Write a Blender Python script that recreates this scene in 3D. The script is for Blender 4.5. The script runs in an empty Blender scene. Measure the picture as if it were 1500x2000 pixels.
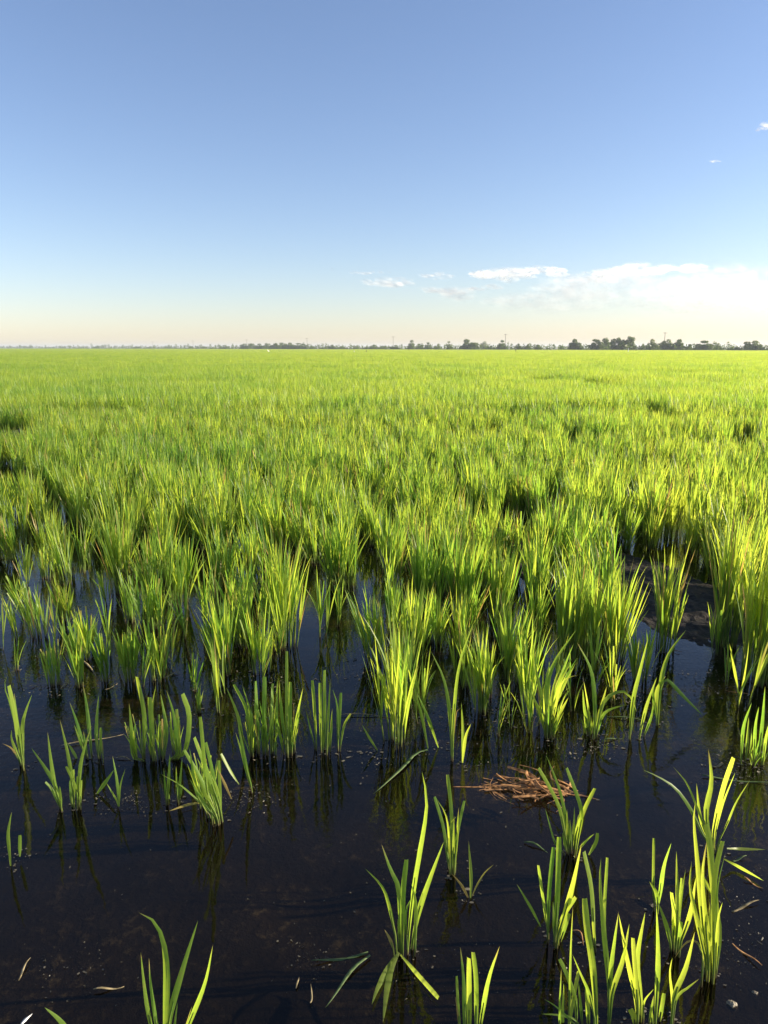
import bpy, math, random
import numpy as np
from mathutils import Vector

RNG = np.random.default_rng(11)
random.seed(5)
SC = bpy.context.scene
COL = SC.collection
PI = math.pi
R = math.radians

# ------------------------------------------------------------------ camera
CAM_H = 1.5
FPX = 1444.0
PITCH = math.atan((1000 - 679.5) / FPX)
CP, SP = math.cos(PITCH), math.sin(PITCH)
cam = bpy.data.cameras.new('camera')
cam.sensor_fit = 'VERTICAL'; cam.sensor_height = 36.0; cam.sensor_width = 27.0
cam.lens = 26.0; cam.clip_start = 0.05; cam.clip_end = 30000
camo = bpy.data.objects.new('camera', cam)
camo.location = (0, 0, CAM_H); camo.rotation_euler = (PI / 2 - PITCH, 0, 0)
COL.objects.link(camo); SC.camera = camo

def ray(x, y):
    u = (x - 750) / FPX; v = (1000 - y) / FPX
    return np.array([u, CP + v * SP, -SP + v * CP])
def ground(x, y, z=0.0):                      # where a line of sight meets the level z
    d = ray(x, y); k = (z - CAM_H) / d[2]
    return np.array([d[0] * k, d[1] * k, z])
def on_plane(x, y, Y):                        # where a line of sight meets the upright plane at depth Y
    d = ray(x, y); k = Y / d[1]
    return np.array([d[0] * k, Y, CAM_H + d[2] * k])
def to_px(p):
    X, Y, Z = p[0], p[1], p[2] - CAM_H
    f = Y * CP - Z * SP; u = Y * SP + Z * CP
    return 750 + FPX * X / f, 1000 - FPX * u / f

# ------------------------------------------------------------------ object helpers
def tag(o, label=None, cat=None, group=None, kind=None):
    if label: o['label'] = label
    if cat: o['category'] = cat
    if group: o['group'] = group
    if kind: o['kind'] = kind
    return o
def link(o, parent=None):
    COL.objects.link(o)
    if parent is not None: o.parent = parent
    return o
def empty(name, loc, label, cat, group=None):
    o = bpy.data.objects.new(name, None); o.empty_display_size = 0.05
    o.location = loc; link(o)
    return tag(o, label, cat, group)
def mesh_np(name, V, F, mats, attr=None, smooth=True, matidx=None):
    V = np.asarray(V, dtype=np.float32); F = np.asarray(F, dtype=np.int32)
    me = bpy.data.meshes.new(name)
    k = F.shape[1]
    me.vertices.add(len(V)); me.vertices.foreach_set('co', V.ravel())
    me.loops.add(F.size); me.loops.foreach_set('vertex_index', F.ravel())
    me.polygons.add(len(F))
    me.polygons.foreach_set('loop_start', np.arange(0, F.size, k, dtype=np.int32))
    if smooth: me.polygons.foreach_set('use_smooth', np.ones(len(F), dtype=bool))
    if attr is not None:
        a = me.attributes.new('blade', 'FLOAT_COLOR', 'POINT')
        a.data.foreach_set('color', np.asarray(attr, dtype=np.float32).ravel())
    for m in (mats if isinstance(mats, (list, tuple)) else [mats]): me.materials.append(m)
    if matidx is not None: me.polygons.foreach_set('material_index', np.asarray(matidx, dtype=np.int32))
    me.update(calc_edges=True); me.validate()
    return me
def obj(name, me, parent=None, loc=None):
    o = bpy.data.objects.new(name, me); link(o, parent)
    if loc is not None: o.location = loc
    return o

# ------------------------------------------------------------------ materials
def new_mat(name):
    m = bpy.data.materials.new(name); m.use_nodes = True
    nt = m.node_tree; nt.nodes.clear()
    return m, nt, nt.nodes, nt.links
def N(nt, typ, **kw):
    n = nt.nodes.new(typ)
    for k, v in kw.items():
        if k in n.inputs: n.inputs[k].default_value = v
        else: setattr(n, k, v)
    return n
def mixrgb(nt, fac, a, b, mode='MIX'):
    n = nt.nodes.new('ShaderNodeMix'); n.data_type = 'RGBA'; n.blend_type = mode
    for sock, val in ((n.inputs[0], fac), (n.inputs[6], a), (n.inputs[7], b)):
        if hasattr(val, 'links') or hasattr(val, 'is_linked'): nt.links.new(val, sock)
        else: sock.default_value = val if not isinstance(val, tuple) else (*val, 1)[:4]
    return n.outputs[2]
def math_n(nt, op, a, b=None, clamp=False):
    n = nt.nodes.new('ShaderNodeMath'); n.operation = op; n.use_clamp = clamp
    for s, v in zip(n.inputs, (a, b)):
        if v is None: continue
        if hasattr(v, 'is_linked'): nt.links.new(v, s)
        else: s.default_value = v
    return n.outputs[0]
def maprange(nt, v, a, b, c=0.0, d=1.0):
    n = nt.nodes.new('ShaderNodeMapRange'); nt.links.new(v, n.inputs[0])
    for i, q in zip((1, 2, 3, 4), (a, b, c, d)): n.inputs[i].default_value = q
    return n.outputs[0]

def leaf_material(name, dark, light, trans_dark, trans_light, pos_noise=True, trans=0.54):
    m, nt, nodes, L = new_mat(name)
    at = N(nt, 'ShaderNodeAttribute', attribute_name='blade')
    sep = nodes.new('ShaderNodeSeparateColor'); L.new(at.outputs['Color'], sep.inputs[0])
    tint, along, dry = sep.outputs[0], sep.outputs[1], sep.outputs[2]
    geo = nodes.new('ShaderNodeNewGeometry')
    nz = N(nt, 'ShaderNodeTexNoise', Scale=0.55, Detail=3.0)
    L.new(geo.outputs['Position'], nz.inputs['Vector'])
    reg = maprange(nt, nz.outputs['Fac'], 0.32, 0.68, -0.28, 0.28)
    fac = math_n(nt, 'ADD', tint, reg, True)
    # fine lengthwise streaks on each leaf
    st = N(nt, 'ShaderNodeTexNoise', Scale=60.0, Detail=2.0)
    L.new(geo.outputs['Position'], st.inputs['Vector'])
    fac = math_n(nt, 'ADD', fac, maprange(nt, st.outputs['Fac'], 0.3, 0.7, -0.12, 0.12), True)
    acr = at.outputs['Alpha']
    vein = math_n(nt, 'SINE', math_n(nt, 'MULTIPLY', acr, 26.0))
    fac = math_n(nt, 'ADD', fac, math_n(nt, 'MULTIPLY', vein, 0.10), True)
    rib = maprange(nt, acr, 0.84, 0.97, 0.0, 0.42)
    basef = math_n(nt, 'MAXIMUM', maprange(nt, along, 0.28, 0.0, 0.0, 0.55), rib)
    # yellowing and brown flecks towards the tips
    sp = N(nt, 'ShaderNodeTexNoise', Scale=42.0, Detail=4.0, Roughness=0.7)
    L.new(geo.outputs['Position'], sp.inputs['Vector'])
    fl = math_n(nt, 'MULTIPLY', maprange(nt, sp.outputs['Fac'], 0.56, 0.74), maprange(nt, along, 0.35, 1.0, 0.0, 0.75))
    dry = math_n(nt, 'MAXIMUM', dry, fl)
    def chain(d, l, pale, straw):
        c = mixrgb(nt, fac, d, l)
        c = mixrgb(nt, basef, c, pale)
        return mixrgb(nt, dry, c, straw)
    cr = chain(dark, light, (0.16, 0.20, 0.055), (0.36, 0.25, 0.09))
    ctr = chain(trans_dark, trans_light, (0.26, 0.34, 0.06), (0.46, 0.30, 0.08))
    p = N(nt, 'ShaderNodeBsdfPrincipled', Roughness=0.42)
    p.inputs['Specular IOR Level'].default_value = 0.42
    L.new(cr, p.inputs['Base Color'])
    t = nodes.new('ShaderNodeBsdfTranslucent'); L.new(ctr, t.inputs['Color'])
    mx = nodes.new('ShaderNodeMixShader'); mx.inputs[0].default_value = trans
    L.new(p.outputs[0], mx.inputs[1]); L.new(t.outputs[0], mx.inputs[2])
    out = nodes.new('ShaderNodeOutputMaterial'); L.new(mx.outputs[0], out.inputs[0])
    return m
LEAF = leaf_material('rice leaf', (0.050, 0.135, 0.022), (0.180, 0.255, 0.036), (0.25, 0.51, 0.045), (0.74, 0.83, 0.075))

def simple_mat(name, a, b, scale=8.0, rough=0.8, spec=0.3, bump=0.0, trans=0.0, detail=4.0, lo=0.35, hi=0.65):
    m, nt, nodes, L = new_mat(name)
    tc = nodes.new('ShaderNodeNewGeometry')
    nz = N(nt, 'ShaderNodeTexNoise', Scale=scale, Detail=detail)
    L.new(tc.outputs['Position'], nz.inputs['Vector'])
    c = mixrgb(nt, maprange(nt, nz.outputs['Fac'], lo, hi), a, b)
    p = N(nt, 'ShaderNodeBsdfPrincipled', Roughness=rough); p.inputs['Specular IOR Level'].default_value = spec
    L.new(c, p.inputs['Base Color'])
    sh = p.outputs[0]
    if bump:
        bp = N(nt, 'ShaderNodeBump', Strength=bump, Distance=0.02)
        L.new(nz.outputs['Fac'], bp.inputs['Height']); L.new(bp.outputs[0], p.inputs['Normal'])
    if trans:
        t = nodes.new('ShaderNodeBsdfTranslucent'); L.new(c, t.inputs[0])
        mx = nodes.new('ShaderNodeMixShader'); mx.inputs[0].default_value = trans
        L.new(sh, mx.inputs[1]); L.new(t.outputs[0], mx.inputs[2]); sh = mx.outputs[0]
    out = nodes.new('ShaderNodeOutputMaterial'); L.new(sh, out.inputs[0])
    return m
def stem_material():
    m = simple_mat('rice stem', (0.09, 0.18, 0.03), (0.22, 0.29, 0.06), 25.0, 0.5, 0.35, trans=0.4)
    nt = m.node_tree; p = nt.nodes['Principled BSDF']; t = nt.nodes['Translucent BSDF']
    src = p.inputs['Base Color'].links[0].from_socket
    geo = nt.nodes.new('ShaderNodeNewGeometry'); sx = nt.nodes.new('ShaderNodeSeparateXYZ'); nt.links.new(geo.outputs['Position'], sx.inputs[0])
    nz = N(nt, 'ShaderNodeTexNoise', Scale=18.0); nt.links.new(geo.outputs['Position'], nz.inputs['Vector'])
    z = math_n(nt, 'ADD', sx.outputs[2], math_n(nt, 'MULTIPLY', nz.outputs['Fac'], -0.05))
    c = mixrgb(nt, maprange(nt, z, 0.005, -0.025), src, (0.10, 0.075, 0.04))        # dried mud line at the foot
    nt.links.new(c, p.inputs['Base Color']); nt.links.new(c, t.inputs[0])
    return m
STEM = stem_material()
STRAW = simple_mat('dry straw', (0.16, 0.08, 0.034), (0.52, 0.28, 0.12), 60.0, 0.7, 0.2, trans=0.2)
STRAW2 = simple_mat('pale straw', (0.12, 0.095, 0.05), (0.32, 0.26, 0.15), 60.0, 0.8, 0.15, trans=0.1)
WETLEAF = simple_mat('wet fallen leaf', (0.05, 0.09, 0.03), (0.10, 0.14, 0.05), 60.0, 0.6, 0.2, trans=0.1)
BARK = simple_mat('bark', (0.07, 0.055, 0.04), (0.14, 0.11, 0.08), 3.0, 0.9)
WOOD = simple_mat('weathered pole wood', (0.10, 0.085, 0.07), (0.18, 0.16, 0.13), 2.0, 0.85)
WHITE = simple_mat('white paint', (0.7, 0.7, 0.68), (0.82, 0.82, 0.8), 2.0, 0.6)
FEATHER = simple_mat('white feather', (0.72, 0.72, 0.70), (0.85, 0.85, 0.83), 20.0, 0.8)
DARKF = simple_mat('dark feather', (0.03, 0.03, 0.035), (0.07, 0.065, 0.06), 20.0, 0.7)
GREYM = simple_mat('grey metal', (0.25, 0.25, 0.25), (0.35, 0.35, 0.35), 5.0, 0.5)
BEAK = simple_mat('yellow bill', (0.5, 0.3, 0.04), (0.6, 0.36, 0.05), 20.0, 0.5)
MUD = simple_mat('wet mud', (0.006, 0.005, 0.004), (0.028, 0.021, 0.015), 22.0, 0.75, 0.25, bump=0.9, detail=8)
SCUM = simple_mat('pond scum', (0.04, 0.037, 0.027), (0.14, 0.125, 0.09), 9.0, 0.6, 0.4)

def ground_material():
    m, nt, nodes, L = new_mat('paddy bed')
    geo = nodes.new('ShaderNodeNewGeometry')
    n1 = N(nt, 'ShaderNodeTexNoise', Scale=2.2, Detail=8.0, Roughness=0.65)
    n2 = N(nt, 'ShaderNodeTexNoise', Scale=26.0, Detail=6.0, Roughness=0.7)
    for n in (n1, n2): L.new(geo.outputs['Position'], n.inputs['Vector'])
    c = mixrgb(nt, maprange(nt, n1.outputs['Fac'], 0.35, 0.7), (0.032, 0.027, 0.020), (0.075, 0.060, 0.043))
    # pale algae tufts lying on the bed
    f = math_n(nt, 'MULTIPLY', maprange(nt, n2.outputs['Fac'], 0.53, 0.68), maprange(nt, n1.outputs['Fac'], 0.47, 0.60))
    c = mixrgb(nt, f, c, (0.26, 0.22, 0.13))
    # dry stubble land beyond the paddy
    sx = nodes.new('ShaderNodeSeparateXYZ'); L.new(geo.outputs['Position'], sx.inputs[0])
    q = math_n(nt, 'ADD', math_n(nt, 'MULTIPLY', sx.outputs[0], 0.8), math_n(nt, 'MULTIPLY', sx.outputs[1], 0.6))
    far = maprange(nt, q, 322.0, 326.0)
    n3 = N(nt, 'ShaderNodeTexNoise', Scale=0.01, Detail=4.0)
    L.new(geo.outputs['Position'], n3.inputs['Vector'])
    land = mixrgb(nt, maprange(nt, n3.outputs['Fac'], 0.4, 0.6), (0.20, 0.16, 0.085), (0.11, 0.12, 0.05))
    c = mixrgb(nt, far, c, land)
    p = N(nt, 'ShaderNodeBsdfPrincipled', Roughness=0.85); p.inputs['Specular IOR Level'].default_value = 0.15
    L.new(c, p.inputs['Base Color'])
    bp = N(nt, 'ShaderNodeBump', Strength=0.7, Distance=0.02)
    L.new(n2.outputs['Fac'], bp.inputs['Height']); L.new(bp.outputs[0], p.inputs['Normal'])
    out = nodes.new('ShaderNodeOutputMaterial'); L.new(p.outputs[0], out.inputs[0])
    return m
def water_material():
    m, nt, nodes, L = new_mat('paddy water')
    geo = nodes.new('ShaderNodeNewGeometry')
    n1 = N(nt, 'ShaderNodeTexNoise', Scale=7.0, Detail=3.0, Roughness=0.5)
    n2 = N(nt, 'ShaderNodeTexNoise', Scale=45.0, Detail=2.0, Roughness=0.5)
    n3 = N(nt, 'ShaderNodeTexNoise', Scale=0.9, Detail=2.0)
    for n in (n1, n2, n3): L.new(geo.outputs['Position'], n.inputs['Vector'])
    patch = maprange(nt, n3.outputs['Fac'], 0.46, 0.62)
    h = math_n(nt, 'ADD', math_n(nt, 'MULTIPLY', n1.outputs['Fac'], 0.5),
               math_n(nt, 'MULTIPLY', math_n(nt, 'MULTIPLY', n2.outputs['Fac'], 0.35), patch))
    bp = N(nt, 'ShaderNodeBump', Strength=0.15, Distance=0.02)
    L.new(h, bp.inputs['Height'])
    fr = N(nt, 'ShaderNodeFresnel', IOR=1.333); L.new(bp.outputs[0], fr.inputs['Normal'])
    tr = nodes.new('ShaderNodeBsdfTransparent'); tr.inputs[0].default_value = (0.30, 0.27, 0.22, 1)
    gl = N(nt, 'ShaderNodeBsdfGlossy', Roughness=0.02); gl.inputs['Color'].default_value = (1, 1, 1, 1)
    L.new(bp.outputs[0], gl.inputs['Normal'])
    above = math_n(nt, 'SUBTRACT', 1.0, geo.outputs['Backfacing'])      # seen from below the sheet only lets light through
    mx = nodes.new('ShaderNodeMixShader'); L.new(math_n(nt, 'MULTIPLY', fr.outputs[0], above), mx.inputs[0])
    L.new(tr.outputs[0], mx.inputs[1]); L.new(gl.outputs[0], mx.inputs[2])
    out = nodes.new('ShaderNodeOutputMaterial'); L.new(mx.outputs[0], out.inputs[0])
    return m

# ------------------------------------------------------------------ ribbons (leaves) and tubes (stems)
def unit(a): return a / np.maximum(np.linalg.norm(a, axis=-1, keepdims=True), 1e-9)
def width_profile(s, cut, sheath=0.0):
    """s (S,), cut (N,) bool -> relative half width (N,S)"""
    rise = 0.42 + 0.58 * np.clip((s - 0.05) / 0.35, 0, 1) ** 0.8
    pt = rise * np.clip((1 - s) / 0.52, 0, 1) ** 0.72
    ct = rise * (0.98 - 0.08 * s) * (1 - 0.22 * np.clip((s - 0.88) / 0.12, 0, 1) ** 2)
    return np.where(np.asarray(cut)[:, None], ct[None], pt[None])
def ribbons(P, W, side, tint, dry, fold=0.22):
    """P (N,S,3) centre lines, W (N,S) half widths, side (N,S,3) unit, folded along the midrib. -> V,F,attr"""
    n, S, _ = P.shape
    T = unit(np.gradient(P, axis=1))
    side = unit(side - (side * T).sum(-1, keepdims=True) * T)
    nor = np.cross(T, side)
    A = P - side * W[..., None] + nor * (fold * W)[..., None]
    B = P + side * W[..., None] + nor * (fold * W)[..., None]
    V = np.stack([A, P, B], axis=2).reshape(-1, 3)
    idx = np.arange(n * S * 3).reshape(n, S, 3)
    F = np.concatenate([np.stack([idx[:, :-1, j], idx[:, :-1, j + 1], idx[:, 1:, j + 1], idx[:, 1:, j]], -1).reshape(-1, 4) for j in (0, 1)])
    s = np.linspace(0, 1, S)
    at = np.zeros((n, S, 3, 4)); at[:, :, 1, 3] = 1
    at[..., 0] = np.asarray(tint)[:, None, None]; at[..., 1] = s[None, :, None]
    d = np.asarray(dry)
    at[..., 2] = d[:, None, None] if d.ndim == 1 else d[:, :, None]
    return V, F, at.reshape(-1, 4)
def flat_ribbons(P, W, side, tint, dry):
    n, S, _ = P.shape
    V = np.stack([P - side * W[..., None], P + side * W[..., None]], axis=2).reshape(-1, 3)
    idx = np.arange(n * S * 2).reshape(n, S, 2)
    F = np.stack([idx[:, :-1, 0], idx[:, :-1, 1], idx[:, 1:, 1], idx[:, 1:, 0]], -1).reshape(-1, 4)
    at = np.zeros((n, S, 2, 4)); at[:, :, 1, 3] = 0.8
    at[..., 0] = np.asarray(tint)[:, None, None]; at[..., 1] = np.linspace(0, 1, S)[None, :, None]; at[..., 2] = np.asarray(dry)[:, None, None]
    return V, F, at.reshape(-1, 4)
def tubes(P, r, k=5):
    n, S, _ = P.shape
    a = np.arange(k) * 2 * PI / k
    ring = np.stack([np.cos(a), np.sin(a), 0 * a], -1)
    V = (P[:, :, None] + ring[None, None] * r[:, :, None, None]).reshape(-1, 3)
    idx = np.arange(n * S * k).reshape(n, S, k)
    nx = np.roll(idx, -1, axis=2)
    F = np.stack([idx[:, :-1], nx[:, :-1], nx[:, 1:], idx[:, 1:]], -1).reshape(-1, 4)
    return V, F
def grow(base, az, th0, kap, L, S, pw=2.0):
    s = np.linspace(0, 1, S)
    th = th0[:, None] + kap[:, None] * s[None] ** pw
    thm = 0.5 * (th[:, 1:] + th[:, :-1]); ds = L[:, None] / (S - 1)
    rr = np.concatenate([np.zeros((len(L), 1)), np.cumsum(np.sin(thm) * ds, 1)], 1)
    zz = np.concatenate([np.zeros((len(L), 1)), np.cumsum(np.cos(thm) * ds, 1)], 1)
    P = np.stack([base[:, None, 0] + rr * np.cos(az)[:, None], base[:, None, 1] + rr * np.sin(az)[:, None], base[:, None, 2] + zz], -1)
    return P
def twist_side(P, az, tw0, tw1):
    n, S, _ = P.shape
    T = unit(np.gradient(P, axis=1))
    h = np.stack([-np.sin(az), np.cos(az), 0 * az], -1)[:, None, :] * np.ones((1, S, 1))
    nor = np.cross(T, h)
    a = (tw0[:, None] + tw1[:, None] * np.linspace(0, 1, S)[None])[..., None]
    return h * np.cos(a) + nor * np.sin(a)

def clump_arrays(rg, H, Rtop, Rbase, n, blunt=0.0, lean=(0, 0), seg=7, leafw=0.0042, dryfrac=0.04, yellow=0.5, droop=1.0):
    """One rice hill: n tillers, each a stem with two to four leaves."""
    ang = rg.uniform(0, 2 * PI, n); rad = np.sqrt(rg.uniform(0, 1, n))
    b = np.stack([np.cos(ang) * rad * Rbase, np.sin(ang) * rad * Rbase, np.full(n, -0.06)], -1)
    out = np.stack([np.cos(ang) * rad * Rtop + lean[0], np.sin(ang) * rad * Rtop + lean[1]], -1)
    out += rg.normal(0, 0.18 * Rtop, out.shape)
    th_h = H * rg.uniform(0.66, 1.0, n) * (1 - 0.16 * rad ** 2)
    dirv = out - b[:, :2]; hor = np.linalg.norm(dirv, axis=1)
    az = np.arctan2(dirv[:, 1], dirv[:, 0]); tilt = np.arctan2(hor, th_h)
    sl = th_h * rg.uniform(0.20, 0.40, n)
    Ls = sl + 0.06
    SP_ = grow(b, az, tilt * 0.7, tilt * 0.25, Ls, 4)
    rs = np.linspace(1, 0.55, 4)[None] * rg.uniform(0.0027, 0.0040, n)[:, None]
    sv, sf = tubes(SP_, rs)
    # leaves
    bases, azs, th0, kap, Ln, cut = [], [], [], [], [], []
    for q, (f0, p) in enumerate(((1.0, 1.0), (0.75, 0.95), (0.55, 0.75), (0.9, 0.5))):
        keep = rg.uniform(0, 1, n) < p
        m = keep.sum()
        if m == 0: continue
        i0 = np.clip(f0 * rg.uniform(0.85, 1.0, m), 0, 1) * 3
        lo = np.floor(np.minimum(i0, 2.999)).astype(int); fr = (i0 - lo)[:, None]
        S_ = SP_[keep]; ar = np.arange(m)
        bp = S_[ar, lo] * (1 - fr) + S_[ar, lo + 1] * fr
        bases.append(bp)
        a_ = az[keep] + (rg.normal(0, 0.5, m) if q == 0 else rg.choice([0, PI], m) * 0.6 + rg.normal(0, 0.9, m))
        azs.append(a_)
        t_ = tilt[keep] * np.cos(a_ - az[keep]) + (rg.uniform(0.0, 0.08, m) if q == 0 else rg.uniform(0.03, 0.22, m))
        th0.append(np.abs(t_))
        kap.append((rg.gamma(1.5, 0.085, m) + 0.015) * droop * (0.9 if q == 0 else 1.2))
        Ltot = th_h[keep] - bp[:, 2]
        Ln.append(np.maximum(Ltot, 0.05) * (rg.uniform(0.92, 1.12, m) if q == 0 else rg.uniform(0.62, 1.0, m)))
        cut.append(rg.uniform(0, 1, m) < blunt)
    base = np.concatenate(bases); az_ = np.concatenate(azs); th0 = np.concatenate(th0); kap = np.concatenate(kap)
    Ln = np.concatenate(Ln); cut = np.concatenate(cut)
    kap = np.where(cut, kap * 0.3, kap); Ln = np.where(cut, Ln * rg.uniform(0.8, 0.97, len(Ln)), Ln)
    P = grow(base, az_, th0, kap, Ln, seg)
    s = np.linspace(0, 1, seg)
    W = width_profile(s, cut) * (leafw * rg.uniform(0.75, 1.25, len(Ln)))[:, None]
    W = W * np.clip(Ln / 0.2, 0.6, 1.1)[:, None]
    side = twist_side(P, az_, rg.normal(0, 0.5, len(Ln)), rg.normal(0, 0.8, len(Ln)))
    tint = np.clip(rg.normal(yellow, 0.28, len(Ln)), 0, 1)
    dr = np.where(rg.uniform(0, 1, len(Ln)) < dryfrac, rg.uniform(0.4, 1.0, len(Ln)), 0.0)
    # a few leaf tips have dried
    tipdry = (rg.uniform(0, 1, len(Ln)) < 0.13)[:, None] * np.clip((s - 0.78) / 0.2, 0, 1)[None] * 0.8
    dry = np.maximum(dr[:, None], tipdry)
    fv, ff, fa = ribbons(P, W, side, tint, dry)
    return (sv, sf), (fv, ff, fa)

# ------------------------------------------------------------------ near rice plants: traced blade by blade
CAM_POS = np.array([0, 0, CAM_H])
def smooth_line(pts, S):
    """Catmull-Rom resample of a polyline to S points."""
    p = np.asarray(pts, float)
    if len(p) == 2: return p[0] + (p[1] - p[0]) * np.linspace(0, 1, S)[:, None]
    q = np.vstack([2 * p[0] - p[1], p, 2 * p[-1] - p[-2]])
    d = np.concatenate([[0], np.cumsum(np.linalg.norm(np.diff(p, axis=0), axis=1))]); d /= d[-1]
    out = []
    for s in np.linspace(0, 1, S):
        i = min(np.searchsorted(d, s, 'right') - 1, len(p) - 2)
        t = (s - d[i]) / (d[i + 1] - d[i])
        a, b, c, e = q[i], q[i + 1], q[i + 2], q[i + 3]
        out.append(0.5 * (2 * b + (c - a) * t + (2 * a - 5 * b + 4 * c - e) * t * t + (3 * b - a - 3 * c + e) * t ** 3))
    return np.array(out)
PLANTS = []          # (root, base position, label's landmark or None)
def traced_plant(label, base, blades, filler=None, yellow=0.5, group='rice plants standing in the open water', name='rice_plant'):
    """blades: (list of points, width in photo pixels, flags) flags: c cut tip, d dry, y yellow, w lies on the water, s no stem"""
    rg = np.random.default_rng(int(base[0] * 7 + base[1] * 13))
    g0 = ground(*base)
    root = empty(name, g0, label, 'rice plant', group)
    S = 11
    Ps, Ws, sides, tints, drys, stems = [], [], [], [], [], []
    for pts, w, fl in blades:
        if 'w' in fl:
            l2 = smooth_line(pts, S)
            zs = 0.012 + 0.02 * np.clip(1 - np.linspace(0, 1, S) * 4, 0, 1)
            P = np.array([ground(x, y, z) for (x, y), z in zip(l2, zs)])
        else:
            q = list(pts)
            if np.hypot(q[0][0] - base[0], q[0][1] - base[1]) > 34 and 's' not in fl:
                q = [(base[0] + 0.35 * (q[0][0] - base[0]), base[1] - 2)] + q
            l2 = smooth_line(q, S)
            lean = rg.normal(0, 0.16)
            Yb = g0[1]
            hpx = np.maximum(base[1] - l2[:, 1], 0) / FPX * g0[1]
            off = rg.normal(0, 0.012) + lean * hpx
            P = np.array([on_plane(x, y, Yb + o) for (x, y), o in zip(l2, off)])
            dz = P[0, 2]
            if 's' not in fl and dz > -0.05 and dz < 0.15: P[0, 2] = min(dz, -0.01)
        dist = np.linalg.norm(P - CAM_POS, axis=1).mean()
        cut = 'c' in fl
        prof = width_profile(np.linspace(0, 1, S), [cut])[0]
        Ws.append(prof * (0.5 * w * 0.79 / FPX * dist))
        T = unit(np.gradient(P, axis=0)); v = unit(CAM_POS - P)
        sd = unit(np.cross(T, v)); nr = np.cross(sd, T)
        a = (rg.normal(0, 0.28) + rg.normal(0, 0.5) * np.linspace(-0.5, 0.5, S))[:, None]
        sides.append(sd * np.cos(a) + nr * np.sin(a))
        Ps.append(P); tints.append(np.clip(rg.normal(yellow + (0.4 if 'y' in fl else 0), 0.17), 0, 1))
        s = np.linspace(0, 1, S)
        d = np.full(S, 0.0)
        if 'd' in fl: d[:] = rg.uniform(0.55, 0.95)
        elif not cut and rg.uniform() < 0.4: d = np.clip((s - rg.uniform(0.8, 0.92)) / 0.12, 0, 1) * 0.75
        if 'w' in fl: d = np.maximum(d, 0.12)
        drys.append(d)
        if 'w' not in fl and 's' not in fl:
            m = smooth_line(P[:5], 5); m[0, 2] -= 0.05
            stems.append(m)
    s_v, s_f, f_v, f_f, f_a = [], [], [], [], []
    fv, ff, fa = ribbons(np.array(Ps), np.array(Ws), np.array(sides), np.array(tints), np.array(drys))
    f_v.append(fv - g0); f_f.append(ff); f_a.append(fa); no = len(fv); so = 0
    if stems:
        st = np.array(stems)
        sv, sf = tubes(st, np.linspace(1, 0.5, 5)[None] * rg.uniform(0.0022, 0.0034, len(st))[:, None])
        s_v.append(sv - g0); s_f.append(sf); so = len(sv)
    if filler:
        for (px, py, topy, hw, n, blunt) in filler:
            gb = ground(px, py); tp = on_plane(px, topy, gb[1])
            (sv, sf), (fv, ff, fa) = clump_arrays(rg, max(tp[2], 0.05), hw / FPX * gb[1], 0.6 * hw / FPX * gb[1], n, blunt, yellow=yellow, leafw=0.0038)
            off = gb - g0
            s_v.append(sv + off); s_f.append(sf + so); so += len(sv)
            f_v.append(fv + off); f_f.append(ff + no); f_a.append(fa); no += len(fv)
    if s_v: obj('stem', mesh_np('stem', np.vstack(s_v), np.vstack(s_f), STEM), root)
    obj('foliage', mesh_np('foliage', np.vstack(f_v), np.vstack(f_f), LEAF, np.vstack(f_a)), root)
    PLANTS.append((root, g0))
    return root

TP = traced_plant
TP('wide spreading rice plant with broken leaves trailing in the dark water', (790, 1862), [
    ([(795, 1852), (809, 1724), (833, 1578), (824, 1506)], 13, ''), ([(803, 1855), (821, 1769), (867, 1643)], 12, ''),
    ([(786, 1858), (787, 1752), (794, 1679)], 12, 'c'), ([(782, 1858), (780, 1744), (762, 1696), (745, 1648)], 12, ''),
    ([(776, 1845), (759, 1766), (745, 1730), (713, 1696)], 8, ''), ([(811, 1853), (812, 1766), (803, 1725)], 9, ''),
    ([(770, 1858), (762, 1835), (751, 1815)], 7, 'd'), ([(796, 1854), (793, 1780), (814, 1741)], 5, ''), ([(779, 1840), (779, 1795)], 6, 'c'),
    ([(779, 1860), (759, 1889), (737, 1931), (726, 1962)], 12, 'w'), ([(779, 1860), (765, 1892), (756, 1931), (748, 1998)], 13, 'w'),
    ([(782, 1864), (815, 1903), (856, 1949)], 10, 'wc')], yellow=0.45)
TP('slim upright tuft with clipped tips, left of the brown straw heap', (881, 1702), [
    ([(881, 1696), (882, 1592), (874, 1513)], 9, 'c'), ([(877, 1699), (867, 1620), (849, 1556)], 8, 'c'), ([(879, 1699), (873, 1601), (851, 1557)], 5, ''),
    ([(887, 1693), (894, 1626), (907, 1564)], 8, 'c'), ([(885, 1696), (887, 1592)], 6, ''), ([(889, 1690), (896, 1576)], 6, ''),
    ([(875, 1674), (880, 1612), (892, 1594)], 5, ''), ([(883, 1700), (878, 1640)], 8, 'c'), ([(886, 1700), (892, 1650)], 7, 'y')], yellow=0.6)
TP('tiny rice seedling with one upright leaf and two withered arms', (918, 1758), [
    ([(919, 1758), (920, 1710), (915, 1641)], 7, 's'), ([(919, 1757), (930, 1732), (947, 1704), (965, 1688)], 4, 'ds'), ([(917, 1759), (902, 1730), (882, 1706)], 6, 'ds')])
TP('short tuft of five blunt leaves at the bottom edge, below the spreading plant', (918, 2042), [
    ([(900, 2042), (894, 1948), (892, 1906)], 6, 'c'), ([(908, 2040), (906, 1920), (899, 1849)], 9, ''), ([(916, 2040), (916, 1948), (915, 1871)], 12, 'c'),
    ([(930, 2040), (930, 1920), (924, 1860)], 10, 'c'), ([(932, 2040), (952, 1920), (976, 1847)], 11, ''), ([(902, 2035), (889, 1945)], 4, 'd')], yellow=0.5)
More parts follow.
